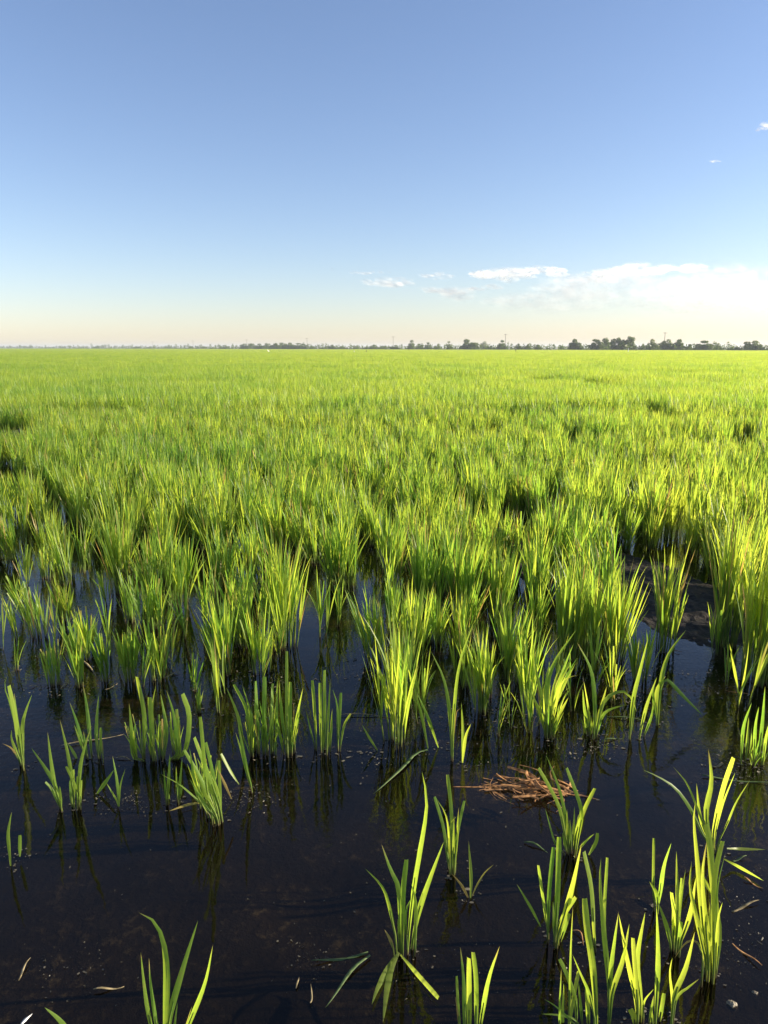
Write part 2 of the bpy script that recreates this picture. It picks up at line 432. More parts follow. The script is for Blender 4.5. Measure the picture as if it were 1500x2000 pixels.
TP('open plant of clipped stalks with one thin leaf reaching left over the water', (1083, 1845), [
    ([(1072, 1833), (1060, 1753), (1051, 1690)], 7, 'c'), ([(1070, 1827), (1073, 1738), (1081, 1655)], 9, 'c'), ([(1083, 1845), (1089, 1753), (1092, 1635)], 12, 'c'),
    ([(1086, 1842), (1115, 1741), (1136, 1646)], 12, ''), ([(1087, 1815), (1104, 1782), (1124, 1752)], 9, 'c'), ([(1093, 1842), (1112, 1784)], 8, 'c'),
    ([(1092, 1857), (1090, 1827)], 5, 'd'), ([(1056, 1810), (1038, 1775), (1009, 1726)], 6, 's'), ([(1084, 1840), (1080, 1760)], 7, '')], yellow=0.65)
TP('single broad clipped leaf standing alone beside the open plant of clipped stalks', (1162, 1853), [
    ([(1162, 1851), (1156, 1738), (1141, 1663)], 12, 'c'), ([(1163, 1852), (1158, 1800)], 6, 'c')], yellow=0.75)
TP('tangled tuft at the bottom edge with one very wide blunt leaf', (1150, 2018), [
    ([(1166, 2010), (1158, 1891), (1147, 1815), (1142, 1755)], 14, 'c'), ([(1164, 2000), (1150, 1940), (1136, 1907), (1118, 1864)], 7, ''),
    ([(1112, 2010), (1112, 1968), (1115, 1845), (1119, 1769)], 5, ''), ([(1126, 2010), (1124, 1953), (1106, 1900), (1093, 1873)], 9, 'c'),
    ([(1095, 2010), (1096, 1891)], 5, ''), ([(1101, 2010), (1101, 1919)], 7, ''), ([(1113, 2012), (1120, 1950), (1130, 1897)], 8, 'c'), ([(1138, 2010), (1130, 1919)], 6, ''),
    ([(1112, 1990), (1085, 1965), (1063, 1951)], 4, ''), ([(1120, 1990), (1087, 1982), (1057, 1980)], 5, ''), ([(1150, 2015), (1146, 1930)], 9, 'c')], yellow=0.5)
TP('forked tall plant at the bottom edge whose leaf tips carry dew', (1188, 2000), [
    ([(1188, 1996), (1190, 1930), (1179, 1815), (1172, 1723), (1174, 1675)], 11, ''), ([(1189, 1996), (1188, 1900), (1180, 1800), (1186, 1675)], 7, 'c'),
    ([(1190, 1996), (1192, 1907), (1199, 1845), (1208, 1781)], 9, ''), ([(1191, 1996), (1197, 1935), (1216, 1876), (1229, 1804)], 10, '')], yellow=0.5)
TP('V-shaped plant at the bottom edge with a yellowing base leaf', (1246, 2002), [
    ([(1244, 1996), (1241, 1953), (1225, 1876), (1208, 1784)], 10, ''), ([(1246, 1996), (1245, 1953), (1239, 1876), (1236, 1832)], 9, 'c'),
    ([(1252, 1996), (1251, 1953), (1244, 1876), (1260, 1781)], 12, ''), ([(1256, 1990), (1258, 1956), (1277, 1931)], 4, ''), ([(1240, 2005), (1238, 1985), (1231, 1971)], 12, 'cy')], yellow=0.7)
TP('tall single-leaved plant with short clipped side shoots at the bottom edge', (1281, 2010), [
    ([(1280, 2005), (1285, 1876), (1282, 1769)], 10, ''), ([(1287, 2000), (1297, 1940)], 8, 'c'), ([(1267, 2005), (1277, 1943)], 6, ''), ([(1275, 2005), (1270, 1960)], 6, '')], yellow=0.6)
TP('three-leaved tuft with a frayed pale stalk, left of the tallest foreground plant', (1280, 1777), [
    ([(1279, 1775), (1276, 1732), (1277, 1637)], 6, 'c'), ([(1283, 1775), (1288, 1747), (1296, 1692), (1311, 1646)], 11, ''), ([(1285, 1775), (1282, 1745), (1268, 1721)], 9, '')], yellow=0.4)
TP('bushy clipped tuft squeezed against the tallest foreground plant', (1320, 1857), [
    ([(1320, 1852), (1323, 1784), (1321, 1661)], 8, ''), ([(1319, 1852), (1317, 1796), (1311, 1743)], 9, 'c'), ([(1327, 1850), (1330, 1838), (1348, 1784), (1359, 1713)], 9, ''),
    ([(1311, 1853), (1302, 1809), (1284, 1759)], 9, ''), ([(1322, 1850), (1327, 1781), (1339, 1698)], 6, ''), ([(1320, 1850), (1331, 1715)], 5, 'c'),
    ([(1324, 1850), (1330, 1800)], 8, 'c'), ([(1315, 1850), (1316, 1765)], 8, 'c')], yellow=0.65)
TP('tallest bright yellow-green foreground plant with a brown leaf bent down at its foot', (1388, 1908), [
    ([(1385, 1906), (1372, 1790), (1360, 1662), (1355, 1603), (1358, 1564)], 11, 'y'), ([(1393, 1905), (1399, 1800), (1390, 1697), (1386, 1643), (1380, 1610)], 14, 'cy'),
    ([(1395, 1905), (1394, 1800), (1396, 1720), (1404, 1673), (1412, 1643)], 12, 'cy'), ([(1386, 1905), (1378, 1800), (1372, 1710), (1380, 1643)], 9, 'y'),
    ([(1374, 1713), (1381, 1730), (1390, 1748)], 8, 'ys'), ([(1394, 1900), (1398, 1790), (1402, 1730), (1417, 1664)], 6, ''), ([(1383, 1900), (1362, 1800), (1348, 1732), (1351, 1680)], 9, 'y'),
    ([(1381, 1902), (1366, 1810), (1353, 1759)], 9, ''), ([(1386, 1904), (1380, 1800), (1366, 1720)], 10, 'y'), ([(1398, 1907), (1406, 1815), (1400, 1766)], 9, ''),
    ([(1397, 1900), (1402, 1800), (1411, 1762)], 6, ''), ([(1390, 1905), (1386, 1760)], 10, 'y'), ([(1376, 1880), (1360, 1839), (1339, 1842), (1316, 1873)], 4, 'd'),
    ([(1380, 1880), (1368, 1850), (1359, 1840)], 8, '')], yellow=0.75)
TP('small three-armed plant in front of the tallest foreground plant', (1311, 2002), [
    ([(1310, 1998), (1313, 1953), (1308, 1900), (1313, 1870)], 6, 'y'), ([(1312, 1998), (1317, 1946), (1339, 1891), (1357, 1819)], 10, ''),
    ([(1314, 1996), (1322, 1948), (1345, 1928), (1366, 1911)], 6, '')], yellow=0.6)
TP('airy plant with long arching leaves just behind the tallest foreground plant', (1396, 1662), [
    ([(1392, 1658), (1370, 1625), (1353, 1587), (1323, 1543), (1290, 1519), (1255, 1503)], 8, ''), ([(1393, 1658), (1372, 1605), (1355, 1561), (1339, 1526), (1313, 1496)], 5, ''),
    ([(1393, 1658), (1369, 1603), (1360, 1529)], 7, ''), ([(1394, 1658), (1379, 1592), (1389, 1533), (1388, 1498), (1383, 1462)], 11, ''),
    ([(1395, 1658), (1393, 1627), (1411, 1543), (1432, 1480)], 10, 'cy'), ([(1396, 1658), (1397, 1627), (1411, 1571), (1436, 1508)], 5, ''),
    ([(1398, 1656), (1421, 1606), (1437, 1568), (1464, 1524)], 4, ''), ([(1420, 1657), (1455, 1658), (1495, 1659)], 6, 'w'), ([(1415, 1678), (1453, 1699), (1491, 1720)], 8, 'w')], yellow=0.45)
TP('bristly tuft with clipped leaves standing just in front of the brown straw heap', (1118, 1668), [
    ([(1110, 1666), (1095, 1585), (1075, 1540), (1052, 1500)], 9, 'c'), ([(1112, 1666), (1110, 1630), (1095, 1550), (1067, 1475)], 8, ''),
    ([(1124, 1666), (1130, 1630), (1135, 1580), (1107, 1500)], 9, 'c'), ([(1122, 1666), (1125, 1630), (1142, 1580), (1162, 1540)], 9, 'c'), ([(1086, 1650), (1065, 1580)], 5, ''),
    ([(1111, 1665), (1107, 1580)], 6, ''), ([(1120, 1665), (1122, 1575)], 6, ''), ([(1150, 1670), (1164, 1645), (1167, 1627)], 8, 'cs'), ([(1122, 1668), (1147, 1640), (1161, 1628)], 5, ''),
    ([(1116, 1668), (1113, 1600)], 7, ''), ([(1119, 1668), (1130, 1590)], 6, ''), ([(1108, 1668), (1098, 1625)], 6, '')], yellow=0.55)
TP('curl-tipped rice plant standing alone at the bottom edge in open black water', (330, 2062), [
    ([(320, 2060), (323, 1980), (325, 1900), (319, 1840), (301, 1800), (271, 1782)], 15, 's'), ([(312, 2060), (292, 1990), (282, 1925), (275, 1860)], 8, ''),
    ([(316, 2060), (305, 1995), (295, 1925), (291, 1870)], 8, ''), ([(328, 2060), (331, 1990), (355, 1900), (387, 1797)], 13, ''), ([(345, 2062), (371, 1994), (400, 1920), (416, 1845)], 11, ''),
    ([(336, 2060), (342, 1995), (347, 1957)], 5, ''), ([(345, 2060), (375, 1965)], 4, 'd')], yellow=0.55)
TP('lone leaf tip rising at the bottom edge, left of the curl-tipped plant', (150, 2040), [([(150, 2040), (118, 1994), (87, 1967)], 9, 's')], yellow=0.4)
TP('stout pale leaning plant with a reddish foot hugging the left edge', (47, 1500), [
    ([(47, 1497), (37, 1449), (29, 1391), (18, 1339)], 10, 'cy'), ([(45, 1490), (35, 1420), (28, 1353)], 7, ''), ([(46, 1490), (44, 1420), (52, 1385), (63, 1356)], 8, ''),
    ([(42, 1490), (35, 1475), (23, 1444), (23, 1425)], 6, 'y'), ([(40, 1490), (24, 1463), (5, 1452)], 4, 'd'), ([(38, 1450), (20, 1375), (9, 1340), (16, 1315)], 4, ''), ([(49, 1521), (46, 1490)], 6, 'd')], yellow=0.7)
TP('left-leaning four-leaved seedling beside its upright twin', (122, 1583), [
    ([(121, 1580), (107, 1532), (88, 1500), (61, 1460)], 9, ''), ([(122, 1580), (109, 1540), (101, 1495), (93, 1429)], 8, ''),
    ([(119, 1580), (101, 1540), (89, 1527)], 6, 'c'), ([(120, 1582), (117, 1535)], 6, '')], yellow=0.45)
TP('upright seedling with two long leaves opened in a V above clipped stubs', (148, 1578), [
    ([(145, 1575), (139, 1513), (131, 1465), (117, 1405)], 8, ''), ([(153, 1575), (157, 1500), (167, 1455), (179, 1417)], 8, ''), ([(141, 1575), (139, 1524)], 9, 'c'),
    ([(145, 1575), (144, 1503)], 5, 'c'), ([(151, 1575), (149, 1540), (129, 1497)], 6, 'c'), ([(157, 1575), (159, 1524)], 6, 'c'), ([(152, 1575), (152, 1516)], 6, 'c')], yellow=0.55)
TP('thin withering sprig with three hair-fine leaves in black water', (232, 1576), [
    ([(232, 1575), (229, 1527), (220, 1476)], 6, 's'), ([(233, 1575), (235, 1535), (245, 1501)], 4, 's'), ([(231, 1575), (227, 1561), (208, 1529)], 4, 's')], yellow=0.6)
TP('lone slanting leaf with a browned tip beside the withering sprig', (190, 1553), [([(188, 1553), (208, 1525), (223, 1503)], 8, 's')], yellow=0.5)
TP('slender seedling with four narrow pointed leaves beside a floating pale leaf', (178, 1484), [
    ([(180, 1483), (175, 1428), (169, 1375), (161, 1332)], 8, ''), ([(174, 1483), (160, 1444), (149, 1407), (136, 1371)], 7, ''),
    ([(172, 1484), (163, 1428)], 5, ''), ([(170, 1483), (157, 1449), (145, 1415)], 5, '')], yellow=0.45)
TP('narrow two-leaved seedling with a rusty broken straw at its foot', (195, 1484), [
    ([(193, 1483), (188, 1428), (193, 1356)], 8, ''), ([(196, 1482), (197, 1421)], 6, 'c'), ([(201, 1477), (200, 1445)], 3, 'd')], yellow=0.5)
TP('single slanting leaf poking up between the seedlings near the left edge', (154, 1489), [([(153, 1487), (142, 1466), (131, 1449)], 6, 's')], yellow=0.5)
TP('lone thin leaf with a hair tip near the lower left edge', (21, 1692), [([(21, 1691), (16, 1633), (19, 1607), (23, 1585)], 7, 's')], yellow=0.55)
TP('lone short blunt leaf stub near the lower left edge', (39, 1674), [([(39, 1673), (39, 1631)], 7, 'cs')], yellow=0.5)
TP('widest clump of blunt cut stalks, glowing green at its foot', (305, 1482), [
    ([(280, 1480), (282, 1400), (267, 1322)], 10, 'c'), ([(300, 1480), (295, 1400), (292, 1362)], 12, 'c'), ([(298, 1480), (297, 1390), (305, 1337)], 7, ''), ([(320, 1480), (325, 1425), (314, 1355)], 9, ''),
    ([(345, 1475), (340, 1400), (325, 1347)], 8, ''), ([(360, 1470), (370, 1400), (357, 1355)], 12, 'c'), ([(262, 1480), (257, 1425), (252, 1372)], 9, ''), ([(350, 1478), (345, 1385)], 8, 'c')],
   filler=[(275, 1482, 1385, 22, 7, 0.8), (310, 1482, 1380, 26, 8, 0.8), (345, 1480, 1375, 20, 6, 0.8)], yellow=0.55)
TP('clump flopped over to the left with its crown of clipped leaves', (428, 1604), [
    ([(435, 1592), (410, 1520), (380, 1440)], 10, 'c'), ([(425, 1595), (395, 1525), (360, 1465)], 8, 'c'), ([(432, 1598), (427, 1485)], 8, 'c'), ([(425, 1602), (400, 1570), (370, 1520)], 7, ''),
    ([(415, 1590), (405, 1545), (395, 1440), (391, 1400)], 9, 'c'), ([(408, 1590), (385, 1550), (370, 1460)], 8, ''), ([(452, 1560), (425, 1500)], 6, 'ds'), ([(395, 1572), (355, 1535), (315, 1512)], 5, ''),
    ([(430, 1600), (412, 1540), (385, 1480)], 9, ''), ([(428, 1602), (405, 1560), (378, 1500)], 8, 'y'), ([(432, 1596), (418, 1520), (402, 1450)], 8, 'c'), ([(420, 1598), (390, 1550), (365, 1490)], 8, ''),
    ([(434, 1595), (424, 1540), (408, 1500)], 7, 'y'), ([(395, 1567), (365, 1572), (330, 1584)], 6, 'wd')], filler=[(405, 1575, 1450, 25, 7, 0.6)], yellow=0.6)
TP('short twin-stalk seedling in the shade left of the flopped clump', (328, 1572), [([(327, 1570), (332, 1472)], 7, ''), ([(325, 1570), (320, 1500)], 5, ''), ([(329, 1570), (326, 1545)], 10, 'c')], yellow=0.4)
TP('small forked seedling hard against the flopped clump', (349, 1567), [([(348, 1565), (356, 1480)], 6, ''), ([(347, 1565), (344, 1495)], 5, ''), ([(349, 1565), (358, 1530)], 5, '')], yellow=0.5)
TP('lone leaning stalk with a pinkish bare foot, right of the flopped clump', (490, 1542), [
    ([(493, 1541), (480, 1495), (465, 1410)], 9, ''), ([(490, 1541), (475, 1480), (460, 1430)], 6, 'y'), ([(467, 1532), (450, 1505), (432, 1472)], 8, 'cs'), ([(491, 1541), (482, 1505)], 5, 'd')], yellow=0.6)
TP('thick brush-like clump of clipped stalks in mid water', (510, 1474), [
    ([(478, 1470), (465, 1400), (442, 1342)], 8, ''), ([(490, 1472), (482, 1390), (457, 1337)], 8, 'c'), ([(500, 1472), (488, 1390), (473, 1337)], 7, ''), ([(505, 1472), (500, 1330)], 10, 'c'),
    ([(515, 1472), (517, 1322)], 11, 'c'), ([(530, 1472), (533, 1335)], 10, 'c'), ([(538, 1472), (542, 1327)], 8, '')], filler=[(495, 1472, 1355, 24, 9, 0.8), (525, 1472, 1345, 20, 8, 0.8)], yellow=0.5)
TP('clipped clump with one stalk much taller, right of the brush-like clump', (566, 1474), [
    ([(562, 1470), (560, 1390), (560, 1272)], 8, 'c'), ([(566, 1470), (567, 1332)], 9, 'c'), ([(570, 1470), (580, 1400), (592, 1342)], 8, ''), ([(560, 1470), (550, 1390), (545, 1327)], 8, ''),
    ([(555, 1472), (548, 1440), (540, 1420)], 7, 'c')], filler=[(566, 1472, 1365, 20, 8, 0.7)], yellow=0.5)
TP('small fan of flat-topped leaves standing apart beside open water', (637, 1468), [
    ([(618, 1462), (614, 1383), (610, 1329)], 8, 'c'), ([(627, 1464), (625, 1334)], 8, 'c'), ([(634, 1464), (634, 1309)], 9, 'c'), ([(638, 1464), (645, 1325)], 6, ''), ([(660, 1464), (659, 1383), (650, 1346)], 6, ''),
    ([(660, 1464), (666, 1353)], 8, 'c'), ([(664, 1464), (672, 1418), (685, 1394)], 6, 'c'), ([(616, 1462), (606, 1423), (598, 1387)], 4, ''), ([(645, 1464), (649, 1383)], 6, ''),
    ([(640, 1466), (642, 1430)], 8, 'c'), ([(630, 1466), (632, 1425)], 7, 'c')], yellow=0.45)
TP('lone slanting leaf blade in open water, right of the flat-topped fan', (737, 1467), [([(737, 1465), (722, 1442), (707, 1415)], 6, 's')], yellow=0.45)
TP('stalk pair whose long leaf tops cross like scissors above mid water', (883, 1488), [
    ([(882, 1485), (880, 1410), (868, 1330), (842, 1272)], 9, ''), ([(884, 1485), (886, 1400), (897, 1300), (926, 1212)], 8, ''), ([(886, 1440), (892, 1390), (900, 1382)], 4, 'd')], yellow=0.45)
TP('long flat leaf leaning over, left of the scissor-topped stalk pair', (857, 1462), [([(856, 1460), (835, 1400), (814, 1352)], 8, 's'), ([(836, 1462), (824, 1400), (808, 1340)], 7, 's')], yellow=0.4)
TP('short two-leaf shoot right of the scissor-topped stalk pair', (904, 1493), [([(903, 1490), (909, 1440), (920, 1413)], 8, 's'), ([(903, 1490), (904, 1430), (901, 1372)], 7, 's')], yellow=0.45)
TP('plant with two long bow-shaped leaves in the water beyond the straw heap', (1072, 1440), [
    ([(1070, 1436), (1062, 1380), (1045, 1300), (1042, 1255)], 8, ''), ([(1068, 1436), (1070, 1340), (1085, 1290), (1127, 1228)], 10, ''), ([(1074, 1436), (1090, 1400), (1110, 1362)], 9, 'y'),
    ([(1070, 1436), (1066, 1340), (1075, 1290)], 8, ''), ([(1066, 1436), (1050, 1380), (1030, 1345)], 7, 'y'), ([(1072, 1436), (1080, 1350), (1095, 1300)], 8, ''), ([(1076, 1436), (1085, 1380), (1100, 1330), (1130, 1318)], 6, '')],
   filler=[(1070, 1438, 1330, 22, 5, 0.1)], yellow=0.5)
TP('low spreading plant with one leaf arching right and drooping, beyond the straw heap', (1158, 1438), [
    ([(1160, 1434), (1162, 1380), (1155, 1310), (1127, 1254)], 11, ''), ([(1162, 1434), (1172, 1390), (1185, 1340)], 8, 'y'), ([(1164, 1434), (1180, 1370), (1212, 1350), (1232, 1362), (1243, 1390)], 8, ''),
    ([(1152, 1434), (1142, 1390), (1138, 1345)], 7, ''), ([(1154, 1434), (1148, 1380), (1140, 1330)], 6, 'y'), ([(1163, 1434), (1182, 1392), (1225, 1375)], 7, '')],
   filler=[(1158, 1437, 1365, 24, 8, 0.1)], yellow=0.55)
TP('tall paired stalks with a leaf bent over to the right above rippled water', (1285, 1418), [
    ([(1285, 1414), (1290, 1340), (1305, 1280), (1340, 1230)], 10, ''), ([(1284, 1414), (1282, 1350), (1300, 1320)], 8, 'y'), ([(1290, 1345), (1302, 1327), (1335, 1360), (1372, 1397)], 8, 's'),
    ([(1283, 1414), (1276, 1360), (1280, 1325)], 6, '')], yellow=0.5)
TP('loose trio of single stalks left of the tall paired stalks', (1240, 1442), [
    ([(1230, 1440), (1236, 1370), (1250, 1310), (1266, 1245)], 9, ''), ([(1248, 1442), (1262, 1380), (1283, 1322)], 8, ''), ([(1256, 1442), (1272, 1400), (1276, 1370)], 6, ''), ([(1231, 1440), (1238, 1390), (1242, 1345)], 6, '')], yellow=0.5)
TP('ragged small shoots at the right edge in weed-flecked water', (1470, 1492), [
    ([(1448, 1480), (1452, 1420), (1468, 1372)], 7, ''), ([(1456, 1486), (1460, 1440), (1462, 1400)], 6, ''), ([(1472, 1490), (1475, 1420), (1482, 1380)], 7, ''), ([(1480, 1490), (1488, 1420), (1494, 1340)], 7, ''),
    ([(1490, 1492), (1496, 1440), (1510, 1390)], 6, '')], filler=[(1475, 1490, 1420, 26, 6, 0.2)], yellow=0.35)
TP('hooked stalk whose thin leaf bends over like a cane, before the dense stand', (361, 1248), [
    ([(361, 1246), (363, 1180), (361, 1125), (345, 1112)], 6, ''), ([(361, 1246), (355, 1200), (345, 1150)], 6, ''), ([(362, 1246), (366, 1200), (366, 1160)], 5, 'd')], yellow=0.55)

# ------------------------------------------------------------------ rice hills named one by one in the middle distance
# base x, base y, top y, half width (photo pixels), tillers, share of clipped leaves, lean px, yellow, dry, label
HILLS = [
 (107, 1338, 1238, 24, 7, .6, 4, .45, .05, 'short blunt clump nearest the left edge, behind the slender seedlings'),
 (157, 1341, 1205, 20, 7, .2, -8, .5, .05, 'pointed clump between two blunt clumps near the left'),
 (206, 1330, 1208, 15, 9, .9, 0, .5, .03, 'narrow upright clump of flat-cut stalks behind the slender seedlings'),
 (255, 1328, 1200, 26, 14, .8, 0, .6, .05, 'dense flat-cut clump with a litter of straw at its foot'),
 (307, 1328, 1190, 32, 11, .7, 0, .55, .06, 'open flat-cut clump with pale clippings lying to its right'),
 (78, 1244, 1128, 34, 10, .5, -18, .5, .04, 'left-leaning clump standing in bluish reflecting water'),
 (172, 1286, 1165, 24, 9, .6, 0, .55, .14, 'hill with a rusty dry stalk on its right, amid the flat-cut clumps'),
 (182, 1272, 1190, 10, 4, .7, 8, .7, .3, 'little yellowing offshoot leaning right beside the rusty-stalked clump'),
 (90, 1130, 1052, 30, 9, .9, 4, .5, .03, 'flat-cut clump rising from blue water by the left edge'),
 (34, 1248, 1160, 12, 3, .1, -14, .4, .0, 'sparse three-leaved sprig in blue water near the left edge'),
 (31, 1310, 1240, 8, 2, .1, 4, .45, .0, 'single thin sprig below the sparse three-leaved sprig'),
 (236, 1156, 960, 36, 22, .1, -6, .5, .03, 'tall slim clump at the left front of the dense stand'),
 (300, 1232, 1105, 40, 16, .4, 6, .5, .05, 'shaggy half-clipped clump before the tall slim clump'),
 (255, 1215, 1110, 22, 8, .4, -4, .5, .05, 'thin half-clipped clump at the shaggy clump\'s left'),
 (380, 1346, 1262, 9, 3, .1, 4, .45, .0, 'thin sprig of two leaves behind the widest blunt clump'),
 (388, 1392, 1318, 8, 3, .2, 2, .45, .0, 'short sprig rising just behind the widest blunt clump'),
 (427, 1392, 1250, 9, 3, .1, -4, .6, .05, 'tall lone stalk standing between the widest clump and the brush-like clump'),
 (438, 1316, 1140, 36, 13, .0, -6, .5, .05, 'airy clump of fine arching leaves left of the tall fan clump'),
 (550, 1262, 1020, 62, 34, .05, 6, .65, .07, 'tall fan clump with gold-edged leaves at the front of the stand'),
 (510, 1312, 1170, 34, 12, .3, 4, .5, .05, 'half-clipped clump in front of the tall fan clump'),
 (480, 1262, 1130, 30, 12, .05, -14, .5, .05, 'hill swept to the left beside the tall fan clump'),
 (770, 1452, 1180, 44, 15, .0, -12, .6, .06, 'tall arching plant rising from mid water right of the flat-topped fan'),
 (805, 1300, 1120, 44, 18, .0, 0, .55, .08, 'bushy clump behind the tall arching plant'),
 (735, 1290, 1140, 42, 14, .0, -20, .5, .08, 'sprawling clump with a long leaf laid over the water to its left'),
 (942, 1393, 1215, 30, 12, .05, -4, .55, .05, 'neat upright clump with a reddish sheath, right of the scissor-topped stalk pair'),
 (1032, 1398, 1205, 30, 9, .0, 2, .5, .05, 'narrow V-shaped clump left of the bow-leaved plant'),
 (1000, 1330, 1165, 36, 14, .0, 0, .5, .06, 'soft green clump behind the narrow V-shaped clump'),
 (900, 1340, 1190, 36, 12, .0, -6, .5, .06, 'crossing-leaved clump behind the scissor-topped stalk pair'),
 (1195, 1290, 1080, 44, 24, .0, 8, .75, .06, 'sunlit clump with a yellow flag leaf beside the dark mud bank'),
 (1150, 1288, 1090, 30, 16, .0, -6, .75, .06, 'narrow sunlit clump left of the one with the yellow flag leaf'),
 (1105, 1290, 1050, 38, 20, .0, -4, .7, .05, 'tall pale clump in the sunlit row, beyond the low spreading plant'),
 (1250, 1330, 1210, 32, 10, .0, -6, .45, .05, 'loose shaded clump in front of the mud bank'),
 (1296, 1272, 1062, 36, 18, .05, 8, .7, .08, 'hill with one leaf far taller than the rest, standing against the mud bank'),
 (1414, 1258, 970, 44, 32, .0, 12, .75, .14, 'orange-stemmed clump with rusty dry leaves on the right side of the mud bank'),
 (1474, 1332, 985, 58, 40, .0, 10, .8, .06, 'largest full clump at the right edge, catching the sun'),
 (665, 1146, 985, 58, 46, .0, 0, .35, .02, 'dense dark-footed clump at the centre front of the stand'),
 (835, 1206, 1000, 48, 34, .0, 4, .5, .05, 'full clump right of the bay of black water'),
 (905, 1208, 1020, 40, 26, .0, -4, .55, .05, 'hill left of the small dark mud gap'),
 (975, 1210, 1040, 36, 20, .0, 4, .6, .07, 'thin clump below the small dark mud gap'),
 (1072, 1135, 960, 46, 34, .0, 0, .5, .04, 'full clump right of the small dark mud gap'),
 (1355, 1085, 990, 22, 9, .0, 0, .75, .05, 'small clump standing on the mud bank'),
]
NEAR_GROUP = 'rice clumps at the front of the stand'
for (bx, by, ty, hw, n, bl, lean, yel, dr, lab) in HILLS:
    rg = np.random.default_rng(int(bx * 31 + by))
    g0 = ground(bx, by); tp = on_plane(bx, ty, g0[1]); m = g0[1] / FPX
    (sv, sf), (fv, ff, fa) = clump_arrays(rg, tp[2] * 1.10, 0.85 * hw * m, 0.5 * hw * m, int(n * 1.15 + 1), 0.65 * bl, (lean * m, rg.normal(0, 0.02)), leafw=0.0044, dryfrac=dr, yellow=yel, seg=8)
    root = empty('rice_clump', g0, lab, 'rice plant', NEAR_GROUP)
    obj('stem', mesh_np('stem', sv, sf, STEM), root)
    obj('foliage', mesh_np('foliage', fv, ff, LEAF, fa), root)
    PLANTS.append((root, g0))

# ------------------------------------------------------------------ the stand behind: about 200 more hills, one by one
EDGE = [(-400, 900), (0, 925), (60, 950), (120, 1000), (200, 1040), (300, 1070), (420, 1090), (500, 1100), (600, 1120), (700, 1105), (800, 1140), (900, 1130), (985, 1050),
        (1040, 1050), (1100, 1120), (1205, 1160), (1225, 1080), (1385, 1080), (1405, 1180), (1500, 1235), (1900, 1400)]
EX, EY = zip(*EDGE)
OUT = [(-400, 1120), (0, 1190), (100, 1205), (200, 1235), (300, 1260), (420, 1275), (500, 1285), (590, 1195), (640, 1140), (720, 1150), (760, 1250), (850, 1350), (1050, 1345), (1110, 1335), (1200, 1285), (1215, 1085), (1385, 1085), (1402, 1250), (1500, 1330), (1900, 1450)]
OX, OY = zip(*OUT)
GAPS = [(1012, 1075, 44, 40), (25, 868, 60, 22), (22, 975, 48, 26), (500, 1005, 26, 14), (1285, 822, 26, 16), (1457, 884, 36, 20), (1110, 883, 20, 11), (610, 900, 10, 12),
        (1300, 1130, 90, 46), (980, 1195, 28, 25), (680, 1010, 26, 14), (890, 1060, 20, 10), (240, 790, 60, 9), (1180, 770, 70, 6), (1050, 760, 60, 5), (760, 870, 20, 8), (1250, 930, 30, 12)]
def in_gap(px, py):
    return any(((px - a) / c) ** 2 + ((py - b) / d) ** 2 < 1 for a, b, c, d in GAPS)
def vnoise(x, y, seed=0):
    def h(i, j): return np.modf(np.abs(np.sin(i * 127.1 + j * 311.7 + seed * 74.7) * 43758.5453))[0]
    i, j = np.floor(x), np.floor(y); fx, fy = x - i, y - j
    fx = fx * fx * (3 - 2 * fx); fy = fy * fy * (3 - 2 * fy)
    return (h(i, j) * (1 - fx) + h(i + 1, j) * fx) * (1 - fy) + (h(i, j + 1) * (1 - fx) + h(i + 1, j + 1) * fx) * fy
SPC = 0.20
cand = []
rg = np.random.default_rng(77)
NEAR_END = 15.0
for iy in range(int(2.5 / SPC), int(NEAR_END / SPC)):
    for ix in range(int(-13 / SPC), int(13 / SPC)):
        x = (ix + 0.5 * (iy % 2)) * SPC + rg.normal(0, 0.07); y = iy * SPC + rg.normal(0, 0.07)
        if abs(x) > 0.72 * y + 1.0: continue
        px, py = to_px((x, y, 0))
        e0, e1 = np.interp(px, EX, EY), np.interp(px, OX, OY)
        if py > e1: continue
        if py > e0 and rg.uniform() > 0.80 - 0.55 * (py - e0) / max(e1 - e0, 1): continue
        if rg.uniform() < 0.13: continue
        if in_gap(px, py): continue
        nz = 0.6 * vnoise(x * 0.9 + 40, y * 0.9 + 9) + 0.4 * vnoise(x * 2.3 + 7, y * 2.3)
        if nz < 0.21: continue
        if any(abs(x - g[0]) < 0.11 and abs(y - g[1]) < 0.13 for _, g in PLANTS): continue
        gr = float(np.clip((py - e0 + 25) / max(e1 - e0 + 25, 1), 0, 1))      # plants get shorter towards the open water
        cand.append((x, y, nz, px, py, 1.0 - 0.42 * gr * rg.uniform(0.5, 1.0)))
for k in range(95):                                        # thin young sprigs between the clumps at the water's edge
    px = rg.uniform(-20, 1520); e1 = float(np.interp(px, OX, OY)); py = e1 + rg.uniform(-110, 95)
    if in_gap(px, py) or (1205 < px < 1400 and py < 1200): continue
    x, y, _ = ground(px, py)
    if any(abs(x - g[0]) < 0.06 and abs(y - g[1]) < 0.08 for _, g in PLANTS): continue
    cand.append((x, y, 0.5, px, py, -rg.uniform(0.55, 0.95)))
cand.sort(key=lambda c: math.hypot(c[0], c[1]))
TEMPL, TN, TY = [], [], []
for k in range(16):
    rk = np.random.default_rng(500 + k)
    TN.append(int(rk.integers(11, 20))); TY.append(rk.uniform(0.4, 0.62))
    TEMPL.append(clump_arrays(rk, 0.57 * rk.uniform(0.93, 1.06), rk.uniform(0.075, 0.125), rk.uniform(0.035, 0.06), TN[-1], 0.06, (rk.normal(0, 0.035), rk.normal(0, 0.035)),
                              leafw=0.0049, dryfrac=0.04, yellow=TY[-1]))
